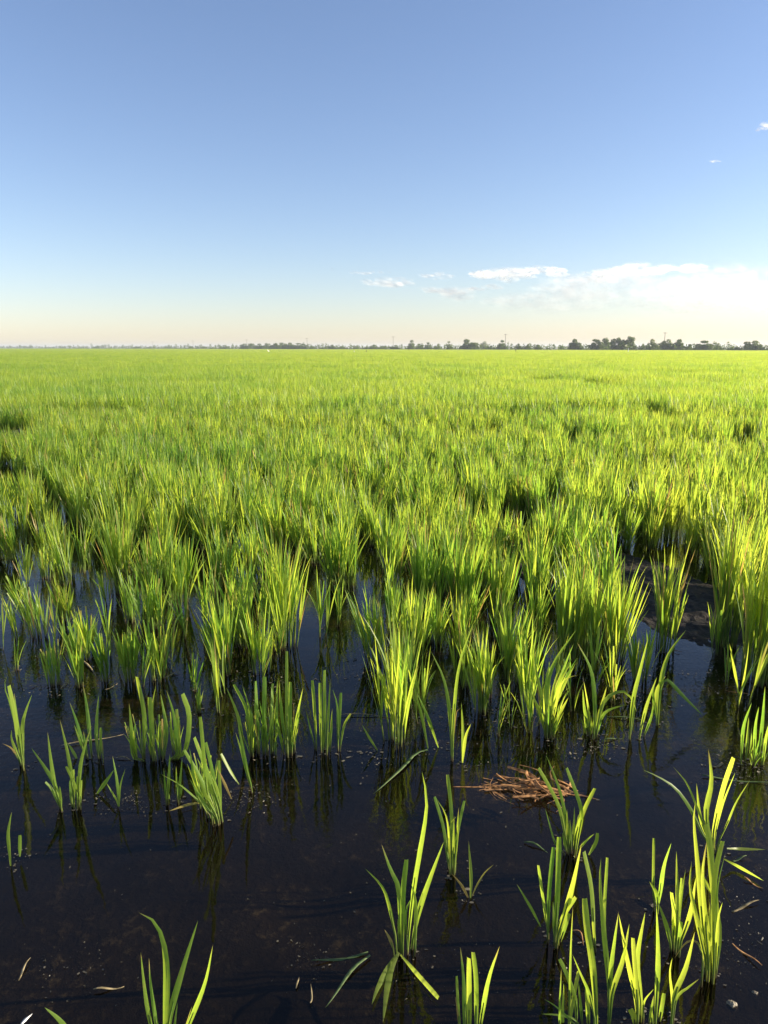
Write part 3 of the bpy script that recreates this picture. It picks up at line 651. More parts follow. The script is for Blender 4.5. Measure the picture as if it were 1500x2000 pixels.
for k in range(5):
    rk = np.random.default_rng(700 + k); TN.append(int(rk.integers(2, 6))); TY.append(rk.uniform(0.42, 0.6))
    TEMPL.append(clump_arrays(rk, 0.42 * rk.uniform(0.9, 1.1), rk.uniform(0.05, 0.09), 0.018, TN[-1], 0.12, (rk.normal(0, 0.03), rk.normal(0, 0.03)), leafw=0.0044, dryfrac=0.06, yellow=TY[-1], droop=1.3))
def hscale(x, y, nz): return (0.74 + 0.42 * nz)
n_named = len(PLANTS)
fill_max = 292 - n_named
fill, rest = [], []
for c in cand:
    inview = -30 < c[3] < 1530
    if len(fill) < fill_max and inview: fill.append(c)
    else: rest.append(c)
protos = []
for k, ((sv, sf), (fv, ff, fa)) in enumerate(TEMPL):
    protos.append((mesh_np('hill_stem', sv, sf, STEM), mesh_np('hill_foliage', fv, ff, LEAF, fa)))
FILL_ROOTS = []
for i, (x, y, nz, px, py, gr) in enumerate(fill):
    k = int(rg.integers(0, 16)) if gr > 0 else int(rg.integers(16, 21)); s = (gr * hscale(x, y, nz) if gr > 0 else -1.15 * gr) * rg.uniform(0.84, 1.12)
    e = bpy.data.objects.new('rice_clump', None); e.empty_display_size = 0.05
    e.location = (x, y, 0); e.rotation_euler = (rg.normal(0, 0.07), rg.normal(0, 0.07), rg.uniform(0, 2 * PI)); e.scale = (s * rg.uniform(0.9, 1.1),) * 2 + (s,)
    link(e); e['category'] = 'rice plant'
    for nm, me in zip(('stem', 'foliage'), protos[k]):
        o = bpy.data.objects.new(nm, me); link(o, e)
    look = ('short' if s < 0.78 else 'tall' if s > 1.0 else 'middling') + ' ' + ('wispy' if TN[k] < 7 else 'sparse' if TN[k] < 14 else 'full' if TN[k] > 17 else 'leafy') + ' ' + ('yellow-green' if TY[k] > 0.52 else 'deep green')
    FILL_ROOTS.append((e, px, py, x, y, look))
# labels: each hill is told by the landmark nearest to it, the side it stands on and its place counted away from that landmark
LAND = [((60, 960), 'the blue water inlet at the left edge'), ((236, 1150), 'the tall slim front clump'), ((340, 1120), 'the shaggy half-clipped clump'), ((480, 1150), 'the clump swept to the left'),
        ((560, 1120), 'the tall fan clump'), ((665, 1146), 'the dense dark-footed clump'), ((500, 1005), 'the shadowed hollow in the stand'), ((760, 1190), 'the bay of black water'), ((835, 1206), 'the full clump by the bay'),
        ((1012, 1080), 'the small dark mud gap'), ((1072, 1135), 'the full clump by the mud gap'), ((1150, 1190), 'the tall pale sunlit clump'), ((1300, 1110), 'the dark mud bank'), ((1414, 1200), 'the orange-stemmed clump'),
        ((1474, 1250), 'the largest clump at the right edge'), ((90, 1130), 'the flat-cut clump in blue water'), ((905, 1208), 'the clump left of the mud gap'), ((975, 1210), 'the thin clump below the mud gap'),
        ((1195, 1285), 'the clump with the yellow flag leaf'), ((805, 1300), 'the bushy clump behind the arching plant')]
ORD = ['first', 'second', 'third', 'fourth', 'fifth', 'sixth', 'seventh', 'eighth', 'ninth', 'tenth', 'eleventh', 'twelfth', 'thirteenth', 'fourteenth', 'fifteenth', 'sixteenth', 'seventeenth', 'eighteenth', 'nineteenth', 'twentieth', 'twenty-first', 'twenty-second', 'twenty-third', 'twenty-fourth', 'twenty-fifth', 'twenty-sixth', 'twenty-seventh', 'twenty-eighth']
buckets = {}
for e, px, py, x, y, look in FILL_ROOTS:
    lg = [(math.hypot((x - g[0]) * 1.5, y - g[1]), i, g) for i, g in ((i, ground(*p)) for i, (p, _) in enumerate(LAND))]
    d, i, g = min(lg, key=lambda q: q[0])
    sx = x - g[0]
    side = 'straight behind' if abs(sx) < 0.16 and y > g[1] else ('out left of' if sx < 0 else 'out right of')
    buckets.setdefault((i, side), []).append((d, e, look))
for (i, side), lst in buckets.items():
    lst.sort(key=lambda q: q[0])
    for k, (d, e, look) in enumerate(lst):
        lab = f'{look} rice clump, {ORD[min(k, len(ORD) - 1)]} {side} {LAND[i][1]}'
        if len(lab.replace('-', ' ').split()) > 16: lab = lab.replace('deep green ', 'green ').replace('yellow-green ', 'yellowish ').replace('straight behind', 'behind')
        if len(lab.replace('-', ' ').split()) > 16: lab = lab.split(' ', 1)[1]
        tag(e, lab, None, 'rice clumps packed in the stand')

# ------------------------------------------------------------------ the rest of the field as one mass of instances
LIB = bpy.data.collections.new('rice patterns')     # pattern meshes for the mass, not in the scene
def lib(name, me):
    o = bpy.data.objects.new(name, me); LIB.objects.link(o); return o
NK = 10
for k in range(NK):
    (sv, sf), (fv, ff, fa) = TEMPL[k]
    V = np.vstack([sv, fv]); F = np.vstack([sf, ff + len(sv)])
    A = np.vstack([np.tile([[0.5, 0.0, 0.0, 0.5]], (len(sv), 1)), fa])
    lib(f'a{k:02d}', mesh_np('pattern', V, F, LEAF, A))
def patch(rk, size, n, H, w, S=4, yel=0.5):
    b = np.stack([rk.uniform(-size / 2, size / 2, n), rk.uniform(-size / 2, size / 2, n), np.full(n, 0.0)], -1)
    # leaves gather in hills
    cell = 0.25; c = np.round(b[:, :2] / cell) * cell
    b[:, :2] = c + (b[:, :2] - c) * 0.55 + rk.normal(0, 0.02, (n, 2))
    hh = H * rk.uniform(0.62, 1.05, n) * (0.9 + 0.2 * vnoise(b[:, 0] * 1.1 + size, b[:, 1] * 1.1, 3))
    z0 = rk.uniform(0.0, 0.3, n) * H
    b[:, 2] = z0
    d = b[:, :2] - c; az = np.arctan2(d[:, 1], d[:, 0]) + rk.normal(0, 0.6, n)
    P = grow(b, az, np.abs(rk.normal(0.16, 0.10, n)), rk.gamma(1.6, 0.13, n), np.maximum(hh - z0, 0.08), S)
    W = width_profile(np.linspace(0, 1, S), np.zeros(n, bool)) * (w * rk.uniform(0.7, 1.3, n))[:, None]
    sd = twist_side(P, az, rk.normal(0, 0.5, n), rk.normal(0, 0.8, n))
    V, F, A = flat_ribbons(P, W, sd, np.clip(rk.normal(yel, 0.22, n), 0, 1), np.where(rk.uniform(0, 1, n) < 0.02, 0.7, 0.0))
    at = A.reshape(n, S, 2, 4); at[..., 1] = np.clip(0.25 + 0.75 * at[..., 1], 0, 1)
    return V, F, at.reshape(-1, 4)
for k in range(4):
    V, F, A = patch(np.random.default_rng(900 + k), 1.0, 900, 0.57, 0.0054, 5, 0.56); lib(f'b{k:02d}', mesh_np('pattern', V, F, LEAF, A))
for k in range(3):
    V, F, A = patch(np.random.default_rng(930 + k), 4.0, 9000, 0.54, 0.0085, 4, 0.68); lib(f'c{k:02d}', mesh_np('pattern', V, F, LEAF, A))
for k in range(3):
    V, F, A = patch(np.random.default_rng(960 + k), 16.0, 22000, 0.54, 0.022, 3, 0.75); lib(f'd{k:02d}', mesh_np('pattern', V, F, LEAF, A))
pts, rots, scl, idx = [], [], [], []
for (x, y, nz, px, py, gr) in rest:
    s = abs(gr) * hscale(x, y, nz) * rg.uniform(0.84, 1.12)
    pts.append((x, y, 0)); rots.append((rg.normal(0, 0.04), rg.normal(0, 0.04), rg.uniform(0, 2 * PI))); scl.append((s, s, s)); idx.append(int(rg.integers(0, NK)))
def field_q(x, y): return 0.8 * x + 0.6 * y          # distance across the field, up to the bank at 318
def tile(size, y0, y1, first, count, jit):
    for iy in range(int(y0 / size), int(math.ceil(y1 / size))):
        y = (iy + 0.5) * size
        if y < y0 - 0.01 or y > y1: continue
        xm = 0.62 * y + 4 + size
        for ix in range(int(-xm / size) - 1, int(xm / size) + 1):
            x = (ix + 0.5) * size
            if field_q(x, y) + 0.75 * size > 318: continue
            px, py = to_px((x, y, 0))
            if size < 2 and in_gap(px, py): continue
            nz = 0.6 * vnoise(np.float64(x * 0.35 + 40), np.float64(y * 0.35 + 9)) + 0.4 * vnoise(np.float64(x * 1.1 + 7), np.float64(y * 1.1))
            if size < 2 and nz < 0.24: continue
            h = 0.72 + 0.44 * nz if size < 5 else rg.uniform(0.95, 1.05)
            pts.append((x + rg.normal(0, jit), y + rg.normal(0, jit), 0)); rots.append((0, 0, int(rg.integers(0, 4)) * PI / 2 + rg.normal(0, 0.05)))
            scl.append((1.03, 1.03, h)); idx.append(NK + first + int(rg.integers(0, count)))
tile(1.0, 15.0, 48.0, 0, 4, 0.04)
tile(4.0, 48.0, 144.0, 4, 3, 0.1)
tile(16.0, 144.0, 1900.0, 7, 3, 0.2)
me = bpy.data.meshes.new('rice_field')
me.vertices.add(len(pts)); me.vertices.foreach_set('co', np.array(pts, np.float32).ravel())
a = me.attributes.new('rot', 'FLOAT_VECTOR', 'POINT'); a.data.foreach_set('vector', np.array(rots, np.float32).ravel())
a = me.attributes.new('scl', 'FLOAT_VECTOR', 'POINT'); a.data.foreach_set('vector', np.array(scl, np.float32).ravel())
a = me.attributes.new('idx', 'INT', 'POINT'); a.data.foreach_set('value', np.array(idx, np.int32))
me.materials.append(LEAF)
rf = obj('rice_field', me)
tag(rf, 'dense bright green rice field running back to the far trees', 'rice field', None, 'stuff')
ng = bpy.data.node_groups.new('scatter rice', 'GeometryNodeTree')
ng.interface.new_socket('Geometry', in_out='INPUT', socket_type='NodeSocketGeometry')
ng.interface.new_socket('Geometry', in_out='OUTPUT', socket_type='NodeSocketGeometry')
gi = ng.nodes.new('NodeGroupInput'); go = ng.nodes.new('NodeGroupOutput')
ci = ng.nodes.new('GeometryNodeCollectionInfo'); ci.inputs['Collection'].default_value = LIB
ci.inputs['Separate Children'].default_value = True; ci.inputs['Reset Children'].default_value = True
ip = ng.nodes.new('GeometryNodeInstanceOnPoints'); ip.inputs['Pick Instance'].default_value = True
def named(nm, typ):
    n = ng.nodes.new('GeometryNodeInputNamedAttribute'); n.data_type = typ; n.inputs[0].default_value = nm; return n.outputs[0]
e2r = ng.nodes.new('FunctionNodeEulerToRotation')
ng.links.new(named('rot', 'FLOAT_VECTOR'), e2r.inputs[0])
ng.links.new(gi.outputs[0], ip.inputs['Points']); ng.links.new(ci.outputs[0], ip.inputs['Instance'])
ng.links.new(named('idx', 'INT'), ip.inputs['Instance Index']); ng.links.new(e2r.outputs[0], ip.inputs['Rotation'])
ng.links.new(named('scl', 'FLOAT_VECTOR'), ip.inputs['Scale']); ng.links.new(ip.outputs[0], go.inputs[0])
md = rf.modifiers.new('scatter', 'NODES'); md.node_group = ng

# ------------------------------------------------------------------ ground and water
def axis(fine, step, far):
    a = list(np.arange(-fine, fine + 1e-6, step)); v, d = fine, step
    while v < far:
        d *= 1.35; v += d; a.append(v); a.insert(0, -v)
    return np.array(a)
gx = np.clip(axis(3.6, 0.06, 9000), -4000, 4000); gx = np.unique(gx); gy = axis(3.0, 0.06, 12000) + 3.4; gy = np.unique(np.clip(gy, -60, 4000))
GX, GY = np.meshgrid(gx, gy)
near = np.clip(1 - np.hypot(GX, GY - 3.4) / 7.0, 0, 1)
GZ = -0.085 + near * (0.035 * (vnoise(GX * 1.7, GY * 1.7, 1) - 0.5) + 0.03 * (vnoise(GX * 5, GY * 5, 2) - 0.5) + 0.016 * (vnoise(GX * 14, GY * 14, 4) - 0.5))
GZ = np.where(field_q(GX, GY) > 324, 0.15, GZ)
ny, nx = GX.shape; ii = np.arange(ny * nx).reshape(ny, nx)
F = np.stack([ii[:-1, :-1], ii[:-1, 1:], ii[1:, 1:], ii[1:, :-1]], -1).reshape(-1, 4)
tag(obj('ground', mesh_np('ground', np.stack([GX, GY, GZ], -1).reshape(-1, 3), F, ground_material())), None, None, None, 'structure')
# water sheet, ending at the bank
wq = [(-1500, (318 + 1200) / 0.6), (-1500, -30), (420, -30), (420, max((318 - 336) / 0.6, -29))]
V = [(x, y, 0) for x, y in wq]
tag(obj('water', mesh_np('water', V, [[0, 1, 2, 3]], water_material(), smooth=False)), None, None, None, 'structure')
# mud banks: low uneven islands
def mud_bank(px0, px1, py0, py1, h, seed):
    a, b = ground(px0, py1), ground(px1, py0); cx, cy = ground((px0 + px1) / 2, (py0 + py1) / 2)[:2]
    rx = abs(ground(px1, (py0 + py1) / 2)[0] - cx); y0, y1 = ground(750, py1)[1], ground(750, py0)[1]; cy = (y0 + y1) / 2; ry = (y1 - y0) / 2
    n = 70; u = np.linspace(-1.35, 1.35, n); U, Vv = np.meshgrid(u, u)
    X, Y = U * rx, Vv * ry
    r = np.hypot(U, Vv) + 0.35 * (vnoise(U * 2.2 + 5, Vv * 2.2, seed) - 0.5) + 0.2 * (vnoise(U * 5, Vv * 5, seed + 1) - 0.5)
    prof = np.clip((1.1 - r) / 0.55, -0.6, 1)
    Z = h * prof * 0.7 + (prof > 0) * h * 0.5 * (vnoise(U * 9, Vv * 9, seed + 2) - 0.3) * np.clip(prof * 2, 0, 1) + (prof > 0) * h * 0.3 * (vnoise(U * 22, Vv * 22, seed + 3) - 0.5)
    ii = np.arange(n * n).reshape(n, n)
    F = np.stack([ii[:-1, :-1], ii[:-1, 1:], ii[1:, 1:], ii[1:, :-1]], -1).reshape(-1, 4)
    return tag(obj('mud_bank', mesh_np('mud_bank', np.stack([X, Y, Z], -1).reshape(-1, 3), F, MUD), None, (cx, cy, 0)), None, None, None, 'structure')
mud_bank(1215, 1418, 1090, 1250, 0.035, 3)
mud_bank(960, 1055, 1040, 1130, 0.035, 8)
mud_bank(-70, 60, 850, 884, 0.16, 12)

# ------------------------------------------------------------------ things lying on the water
def floating(name, label, cat, pts, w, mat, z=0.004, group=None, cut=False, cup=0.15):
    S = 9; l2 = smooth_line(pts, S)
    P = np.array([ground(x, y, z) for x, y in l2]); g = P.mean(0)
    P[:, 2] += 0.005 * np.sin(np.linspace(0, 5, S) + pts[0][0])
    dist = np.linalg.norm(P - CAM_POS, axis=1).mean()
    W = width_profile(np.linspace(0.1, 1, S), [cut]) * (0.29 * w / FPX * dist)
    T = unit(np.gradient(P, axis=0)); sd = unit(np.cross(T, np.array([0, 0, 1.0])))
    V, F, A = ribbons(P[None], W, sd[None], np.array([0.4]), np.array([0.0]), cup)
    # a real thickness
    o = obj(name, mesh_np(name, V - g, F, mat, A), None, g)
    sm = o.modifiers.new('thickness', 'SOLIDIFY'); sm.thickness = 0.0012; sm.offset = 1
    return tag(o, label, cat, group)
FL = 'fallen leaves floating on the water'; FS = 'bits of straw floating on the water'
floating('fallen_leaf', 'long dull green leaf lying on the water left of the scissor-topped stalks', 'leaf', [(835, 1463), (812, 1472), (785, 1502), (730, 1548)], 11, WETLEAF, group=FL)
floating('fallen_leaf', 'dark wet leaf lying flat left of the spreading plant, pointing left', 'leaf', [(719, 1861), (664, 1871), (607, 1879)], 10, WETLEAF, group=FL)
floating('fallen_leaf', 'pale-streaked wet leaf lying slantwise below the spreading plant', 'leaf', [(723, 1867), (684, 1900), (636, 1965)], 10, WETLEAF, group=FL)
floating('fallen_leaf', 'short dark leaf adrift left of the bristly tuft', 'leaf', [(1024, 1644), (1048, 1651), (1070, 1663)], 7, WETLEAF, group=FL)
floating('fallen_leaf', 'straight dark green leaf lying on the water by the right edge', 'leaf', [(1372, 1515), (1430, 1522), (1510, 1530)], 8, WETLEAF, group=FL)
floating('fallen_leaf', 'short wet leaf piece beside the bow-leaved plant', 'leaf', [(1175, 1447), (1195, 1443), (1215, 1441)], 5, WETLEAF, group=FL)
floating('fallen_leaf', 'thin leaf floating level right of the low spreading plant', 'leaf', [(1180, 1398), (1220, 1402), (1258, 1406)], 5, WETLEAF, group=FL)
floating('fallen_leaf', 'small curled leaf piece beside the airy arching plant', 'leaf', [(1430, 1680), (1450, 1675), (1458, 1673)], 6, WETLEAF, group=FL)
floating('straw', 'pale floating leaf strip behind the slender seedlings', 'straw', [(120, 1457), (180, 1445), (241, 1433)], 6, STRAW2, group=FS)
floating('straw', 'orange straw scrap on the water near the right edge', 'straw', [(1453, 1715), (1470, 1724), (1491, 1736)], 5, STRAW, group=FS)
floating('straw', 'brown straw scrap at the right edge below the orange scrap', 'straw', [(1430, 1841), (1455, 1862), (1488, 1888)], 6, STRAW, group=FS)
floating('straw', 'grey-brown straw piece right of the tallest foreground plant', 'straw', [(1430, 1779), (1455, 1768), (1482, 1760)], 8, STRAW2, group=FS)
floating('straw', 'tan straw piece floating left of the curl-tipped plant', 'straw', [(183, 1934), (215, 1930), (243, 1925)], 6, STRAW2, group=FS)
floating('straw', 'short upright-lying brown straw near the lower left corner', 'straw', [(36, 1912), (48, 1890), (60, 1870)], 5, STRAW2, group=FS)
floating('straw', 'pale straw scrap at the foot of the pinkish leaning stalk', 'straw', [(205, 1345), (225, 1340), (230, 1336)], 4, STRAW2, group=FS)
floating('straw', 'short pale straw at the foot of the short blunt hill', 'straw', [(118, 1343), (126, 1338), (132, 1331)], 4, STRAW2, group=FS)
floating('straw', 'thin pale straw lying level behind the short blunt hill', 'straw', [(57, 1342), (68, 1339), (80, 1340)], 4, STRAW2, group=FS)
floating('straw', 'pale clipping heap strand beside the open flat-cut hill', 'straw', [(318, 1323), (335, 1317), (351, 1313)], 6, STRAW2, group=FS)
floating('straw', 'pale leaf strip lying at the foot of the dense flat-cut hill', 'straw', [(157, 1287), (175, 1303), (192, 1325)], 6, STRAW2, group=FS)
floating('straw', 'pale scrap floating beyond the airy arching plant', 'straw', [(1391, 1498), (1400, 1495), (1411, 1492)], 9, STRAW2, group=FS, cut=True)
floating('straw', 'thin dark-red straw curl by the tangled bottom tuft', 'straw', [(1118, 1816), (1134, 1824), (1140, 1845)], 4, STRAW, group=FS)
floating('straw', 'thin orange straw on the weed mat near the right edge', 'straw', [(1417, 1348), (1440, 1351), (1465, 1359)], 4, STRAW, group=FS)
floating('straw', 'long thin stem afloat in front of the tall arching plant', 'straw', [(660, 1397), (710, 1396), (800, 1404)], 4, STRAW2, group=FS)
floating('straw', 'little feathery seed husk under the trailing broken leaves', 'straw', [(578, 1930), (582, 1918), (584, 1905)], 5, STRAW2, group=FS)
floating('straw', 'second feathery seed husk right of its twin', 'straw', [(606, 1960), (609, 1945), (607, 1925)], 5, STRAW2, group=FS)
floating('straw', 'bent straw lying beside the widest blunt clump\'s foot', 'straw', [(226, 1480), (245, 1480), (262, 1486)], 4, STRAW2, group=FS)
floating('straw', 'orange chip lying before the stalk with one far taller leaf', 'straw', [(1305, 1270), (1318, 1272), (1332, 1274)], 4, STRAW, group=FS)
# white feather at the bottom left corner: quill and vane
fe = empty('feather', ground(52, 1990, 0.006), 'small white feather floating at the lower left corner', 'feather')
gq = np.array(fe.location)
P = np.array([ground(x, y, 0.012) for x, y in smooth_line([(42, 1999), (52, 1988), (63, 1980)], 7)]) - gq
sd = unit(np.cross(unit(np.gradient(P, axis=0)), np.array([0, 0, 1.0])))
V, F, A = ribbons(P[None], width_profile(np.linspace(0.1, 1, 7), [False]) * 0.004, sd[None], np.array([0.5]), np.array([0.0]), 0.3)
vo = obj('vane', mesh_np('vane', V, F, FEATHER, A), fe); vo.modifiers.new('thickness', 'SOLIDIFY').thickness = 0.001
V, F = tubes(P[None] + np.array([0, 0, 0.001]), np.full((1, 7), 0.0006), 5); obj('quill', mesh_np('quill', V, F, WHITE), fe)
# pale clod at the lower right
def lump(name, label, cat, p, r, mat, seed, squash=0.5):
    n1, n2 = 18, 12
    th = np.linspace(0, 2 * PI, n1, endpoint=False); ph = np.linspace(0.02, PI - 0.02, n2)
    T, Q = np.meshgrid(th, ph)
    rr = r * (0.7 + 0.6 * vnoise(np.cos(T) * 2 + Q * 2 + 9, np.sin(T) * 2 + Q + 5, seed))
    X, Y, Z = rr * np.sin(Q) * np.cos(T), rr * np.sin(Q) * np.sin(T), rr * np.cos(Q) * squash
    ii = np.arange(n1 * n2).reshape(n2, n1); nx = np.roll(ii, -1, 1)
    F = np.stack([ii[:-1], nx[:-1], nx[1:], ii[1:]], -1).reshape(-1, 4)
    return tag(obj(name, mesh_np(name, np.stack([X, Y, Z], -1).reshape(-1, 3), F, mat), None, p), label, cat)
PALE = simple_mat('pale clod', (0.03, 0.025, 0.02), (0.24, 0.21, 0.16), 150.0, 0.7, 0.3, bump=0.5)
lump('clod', 'pale mud-caked clod breaking the water at the lower right', 'clod', ground(1428, 1962, -0.004), 0.012, PALE, 5, 0.7)
lump('clod', 'small grey clod beyond the pale mud-caked clod', 'clod', ground(1474, 1940, -0.003), 0.008, PALE, 7, 0.6)

# brown straw heap
hp = ground(1040, 1545)
rg = np.random.default_rng(31)
Ps, Ws, Sd = [], [], []
for k in range(120):
    t = rg.beta(1.5, 1.3); px = 948 + 162 * t + rg.normal(0, 6); py = 1545 + rg.normal(0, 11) * (1 - 0.5 * abs(t - 0.5))
    g = ground(px, py); a = rg.normal(-0.5, 0.5) if rg.uniform() < 0.8 else rg.uniform(0, PI); L = rg.gamma(5, 0.015)
    z0 = 0.0 + 0.034 * math.exp(-((t - 0.62) / 0.25) ** 2) * rg.uniform(0, 1.2)
    s = np.linspace(-0.5, 0.5, 6)
    bend = rg.normal(0, 0.9)
    P = np.stack([g[0] + np.cos(a) * s * L + bend * L * s ** 2, g[1] + np.sin(a) * s * L, z0 + rg.normal(0, 0.13) * s * L + 0.02 * L * (1 - 4 * s * s)], -1)
    P[:, 2] = np.maximum(P[:, 2], 0.002)
    Ps.append(P); Ws.append(np.full(6, rg.gamma(4, 0.0007)) * np.array([0.7, 1, 1, 1, .9, .4]))
    T = unit(np.gradient(P, axis=0)); Sd.append(unit(np.cross(T, unit(np.array([rg.normal(0, .5), rg.normal(0, .5), 1.0])))))
V, F, A = ribbons(np.array(Ps), np.array(Ws), np.array(Sd), np.full(120, .5), np.full(120, 1.0), 0.7)
tag(obj('straw_heap', mesh_np('straw_heap', V - hp, F, STRAW, A), None, hp), 'brown heap of dead rice straw floating on the dark water', 'straw heap')

# thin scum, weed flecks and crumbs on the water
rg = np.random.default_rng(8)
V, F = [], []
SC_SP = [(1240, 1355, 60, 50, 190), (1400, 1340, 90, 32, 260), (980, 1400, 60, 40, 160), (1150, 1460, 70, 22, 90), (700, 1310, 60, 30, 120), (420, 1280, 80, 50, 150), (90, 1330, 110, 45, 170), (40, 1150, 60, 60, 200),
         (1180, 1250, 60, 30, 120), (1440, 1500, 70, 30, 130), (470, 1560, 50, 22, 90), (700, 1480, 110, 30, 90), (1430, 1720, 70, 60, 70), (250, 1570, 60, 20, 60), (190, 1170, 60, 40, 130), (520, 1330, 70, 50, 110), (860, 1400, 60, 50, 90),
         (1450, 1850, 60, 60, 90), (600, 1870, 50, 50, 70), (1120, 1900, 60, 60, 60), (880, 1900, 90, 60, 60), (110, 1900, 90, 60, 80), (330, 1130, 80, 40, 120), (1250, 1310, 50, 30, 90)]
for (cx, cy, sx, sy, n) in SC_SP + [(750, 1500, 700, 260, 260)]:
    for k in range(n * 2 if cy < 1600 else n):
        px, py = cx + rg.normal(0, sx * 0.6), cy + rg.normal(0, sy * 0.6)
        if py < 960: continue
        g = ground(px, py); r = rg.gamma(1.3, 0.0018) * (0.6 if py > 1500 else 0.95) + 0.0006
        a0 = rg.uniform(0, PI); q = rg.uniform(0.12, 0.7); z = rg.uniform(0.0008, 0.0025)
        c, s_ = math.cos(a0), math.sin(a0); k0 = len(V)
        for m in range(6):
            b = m * PI / 3; rr = r * rg.uniform(0.6, 1.4); u, v = rr * math.cos(b), rr * q * math.sin(b)
            V.append((g[0] + u * c - v * s_, g[1] + u * s_ + v * c, z + rg.uniform(-0.001, 0.002)))
        F.append((k0, k0 + 1, k0 + 2, k0 + 3)); F.append((k0, k0 + 3, k0 + 4, k0 + 5))
for root, g in PLANTS:                                    # crumbs caught against the stems
    if g[1] > 3.6: continue
    for k in range(16):
        a0 = rg.uniform(0, 2 * PI); d0 = 0.008 + abs(rg.normal(0, 0.028)); r = rg.gamma(1.5, 0.0014) + 0.0006; k0 = len(V)
        for m in range(6):
            b = m * PI / 3; rr = r * rg.uniform(0.6, 1.5)
            V.append((g[0] + d0 * math.cos(a0) + rr * math.cos(b), g[1] + d0 * math.sin(a0) + rr * 0.6 * math.sin(b), 0.001 + rg.uniform(0, 0.003)))
        F.append((k0, k0 + 1, k0 + 2, k0 + 3)); F.append((k0, k0 + 3, k0 + 4, k0 + 5))
tag(obj('pond_scum', mesh_np('pond_scum', V, F, SCUM, smooth=False)), 'grey flecks of scum and weed scattered on the dark water', 'scum', None, 'stuff')

# ------------------------------------------------------------------ far bank, trees, poles
def line_pt(px, off=0.0):
    """Point on the far line (0.8x+0.6y = 338 + off) seen in photo column px."""
    t = (px - 750) / FPX / (CP)          # x/y near the horizon
    y = (338 + off) / (0.8 * t + 0.6); return np.array([t * y, y, 0.0])
FOL_D = leaf_material('tree foliage dark', (0.030, 0.070, 0.010), (0.085, 0.135, 0.022), (0.08, 0.16, 0.015), (0.18, 0.26, 0.03), trans=0.4)
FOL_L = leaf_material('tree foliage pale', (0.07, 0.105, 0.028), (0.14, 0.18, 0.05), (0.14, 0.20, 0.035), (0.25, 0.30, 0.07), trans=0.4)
def leaf_cloud(rg, centers, radii, n, size):
    """leaf-clump faces spread through lobes"""
    w = radii[:, 0] * radii[:, 2]; lob = rg.choice(len(centers), n, p=w / w.sum())
    d = unit(rg.normal(0, 1, (n, 3))); rr = rg.uniform(0.25, 1.0, n) ** 0.45
    c = centers[lob] + d * radii[lob] * rr[:, None] * rg.uniform(0.8, 1.12, n)[:, None]
    a = unit(rg.normal(0, 1, (n, 3))); b = unit(np.cross(a, rg.normal(0, 1, (n, 3))))
    s = size * rg.uniform(0.5, 1.3, n)[:, None]
    V = np.stack([c - a * s, c - b * s * 0.6, c + a * s, c + b * s * 0.6], 1).reshape(-1, 3)
    F = np.arange(n * 4).reshape(n, 4)
    A = np.zeros((n, 4, 4)); A[..., 3] = 0.5; A[..., 0] = np.clip(rg.normal(0.5, 0.25, n), 0, 1)[:, None]; A[..., 1] = 1
    return V, F, A.reshape(-1, 4)
def tree(label, px, top, wpx, off=0.0, pale=False, dens=1.0, kind='tree', base=683.0):
    rg = np.random.default_rng(int(px * 3 + top))
    p = line_pt(px, off); m = p[1] / FPX / CP * 1.0
    H = max((679.5 - top) * 0.93 * m + CAM_H, 1.2); Wd = wpx * m * 0.5
    root = empty(kind, p, label, 'tree' if kind == 'tree' else 'bush', 'trees along the far bank' if kind == 'tree' else 'bushes along the far bank')
    k = int(rg.integers(9, 14)); lo = 0.2 if kind == 'tree' else 0.1
    cen = np.stack([rg.uniform(-0.72, 0.72, k) * Wd, rg.uniform(-0.6, 0.6, k) * Wd, H * (lo + 0.1 + rg.uniform(0, 1, k) * (0.74 - lo))], -1)
    cen[:, 2] -= 0.16 * H * (np.abs(cen[:, 0]) / Wd) ** 2
    rad = np.stack([rg.uniform(0.28, 0.5, k) * Wd, rg.uniform(0.28, 0.5, k) * Wd, rg.uniform(0.12, 0.24, k) * H], -1)
    for j in range(5): cen[j + 1] = ((j - 2) * 0.34 * Wd + rg.normal(0, .1) * Wd, -rg.uniform(0.1, .4) * Wd, 0.2 * H); rad[j + 1] = (0.42 * Wd, 0.4 * Wd, 0.24 * H)
    for j in range(3): cen[j + 6] = ((j - 1) * 0.45 * Wd + rg.normal(0, .12) * Wd, rg.normal(0, .3) * Wd, 0.48 * H); rad[j + 6] = (0.42 * Wd, 0.42 * Wd, 0.22 * H)
    cen[0] = (rg.normal(0, 0.2) * Wd, 0, H - rad[0, 2])
    V, F, A = leaf_cloud(rg, cen, rad, int((600 + 130 * wpx) * dens), 0.11 + 0.026 * H)
    V[:, 2] = np.maximum(V[:, 2], 0.1)
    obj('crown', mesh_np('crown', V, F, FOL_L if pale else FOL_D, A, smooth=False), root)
    # trunk with limbs into the lobes
    T = [np.array([[0, 0, -0.2], [0.02 * H, 0, H * 0.18], [0.0, 0.02 * H, H * 0.36], [0, 0, H * 0.6]])]
    rs = [np.array([0.045, 0.036, 0.028, 0.012]) * H]
    for c in cen[:5]:
        s = np.array([0, 0, H * 0.22]); T.append(np.stack([s + (c - s) * f + np.array([0, 0, -0.05 * H * math.sin(f * PI)]) for f in (0, .35, .7, 1)])); rs.append(np.array([0.024, 0.018, 0.012, 0.006]) * H)
    V, F = tubes(np.array(T), np.array(rs), 6)
    obj('trunk', mesh_np('trunk', V, F, BARK), root)
    return root
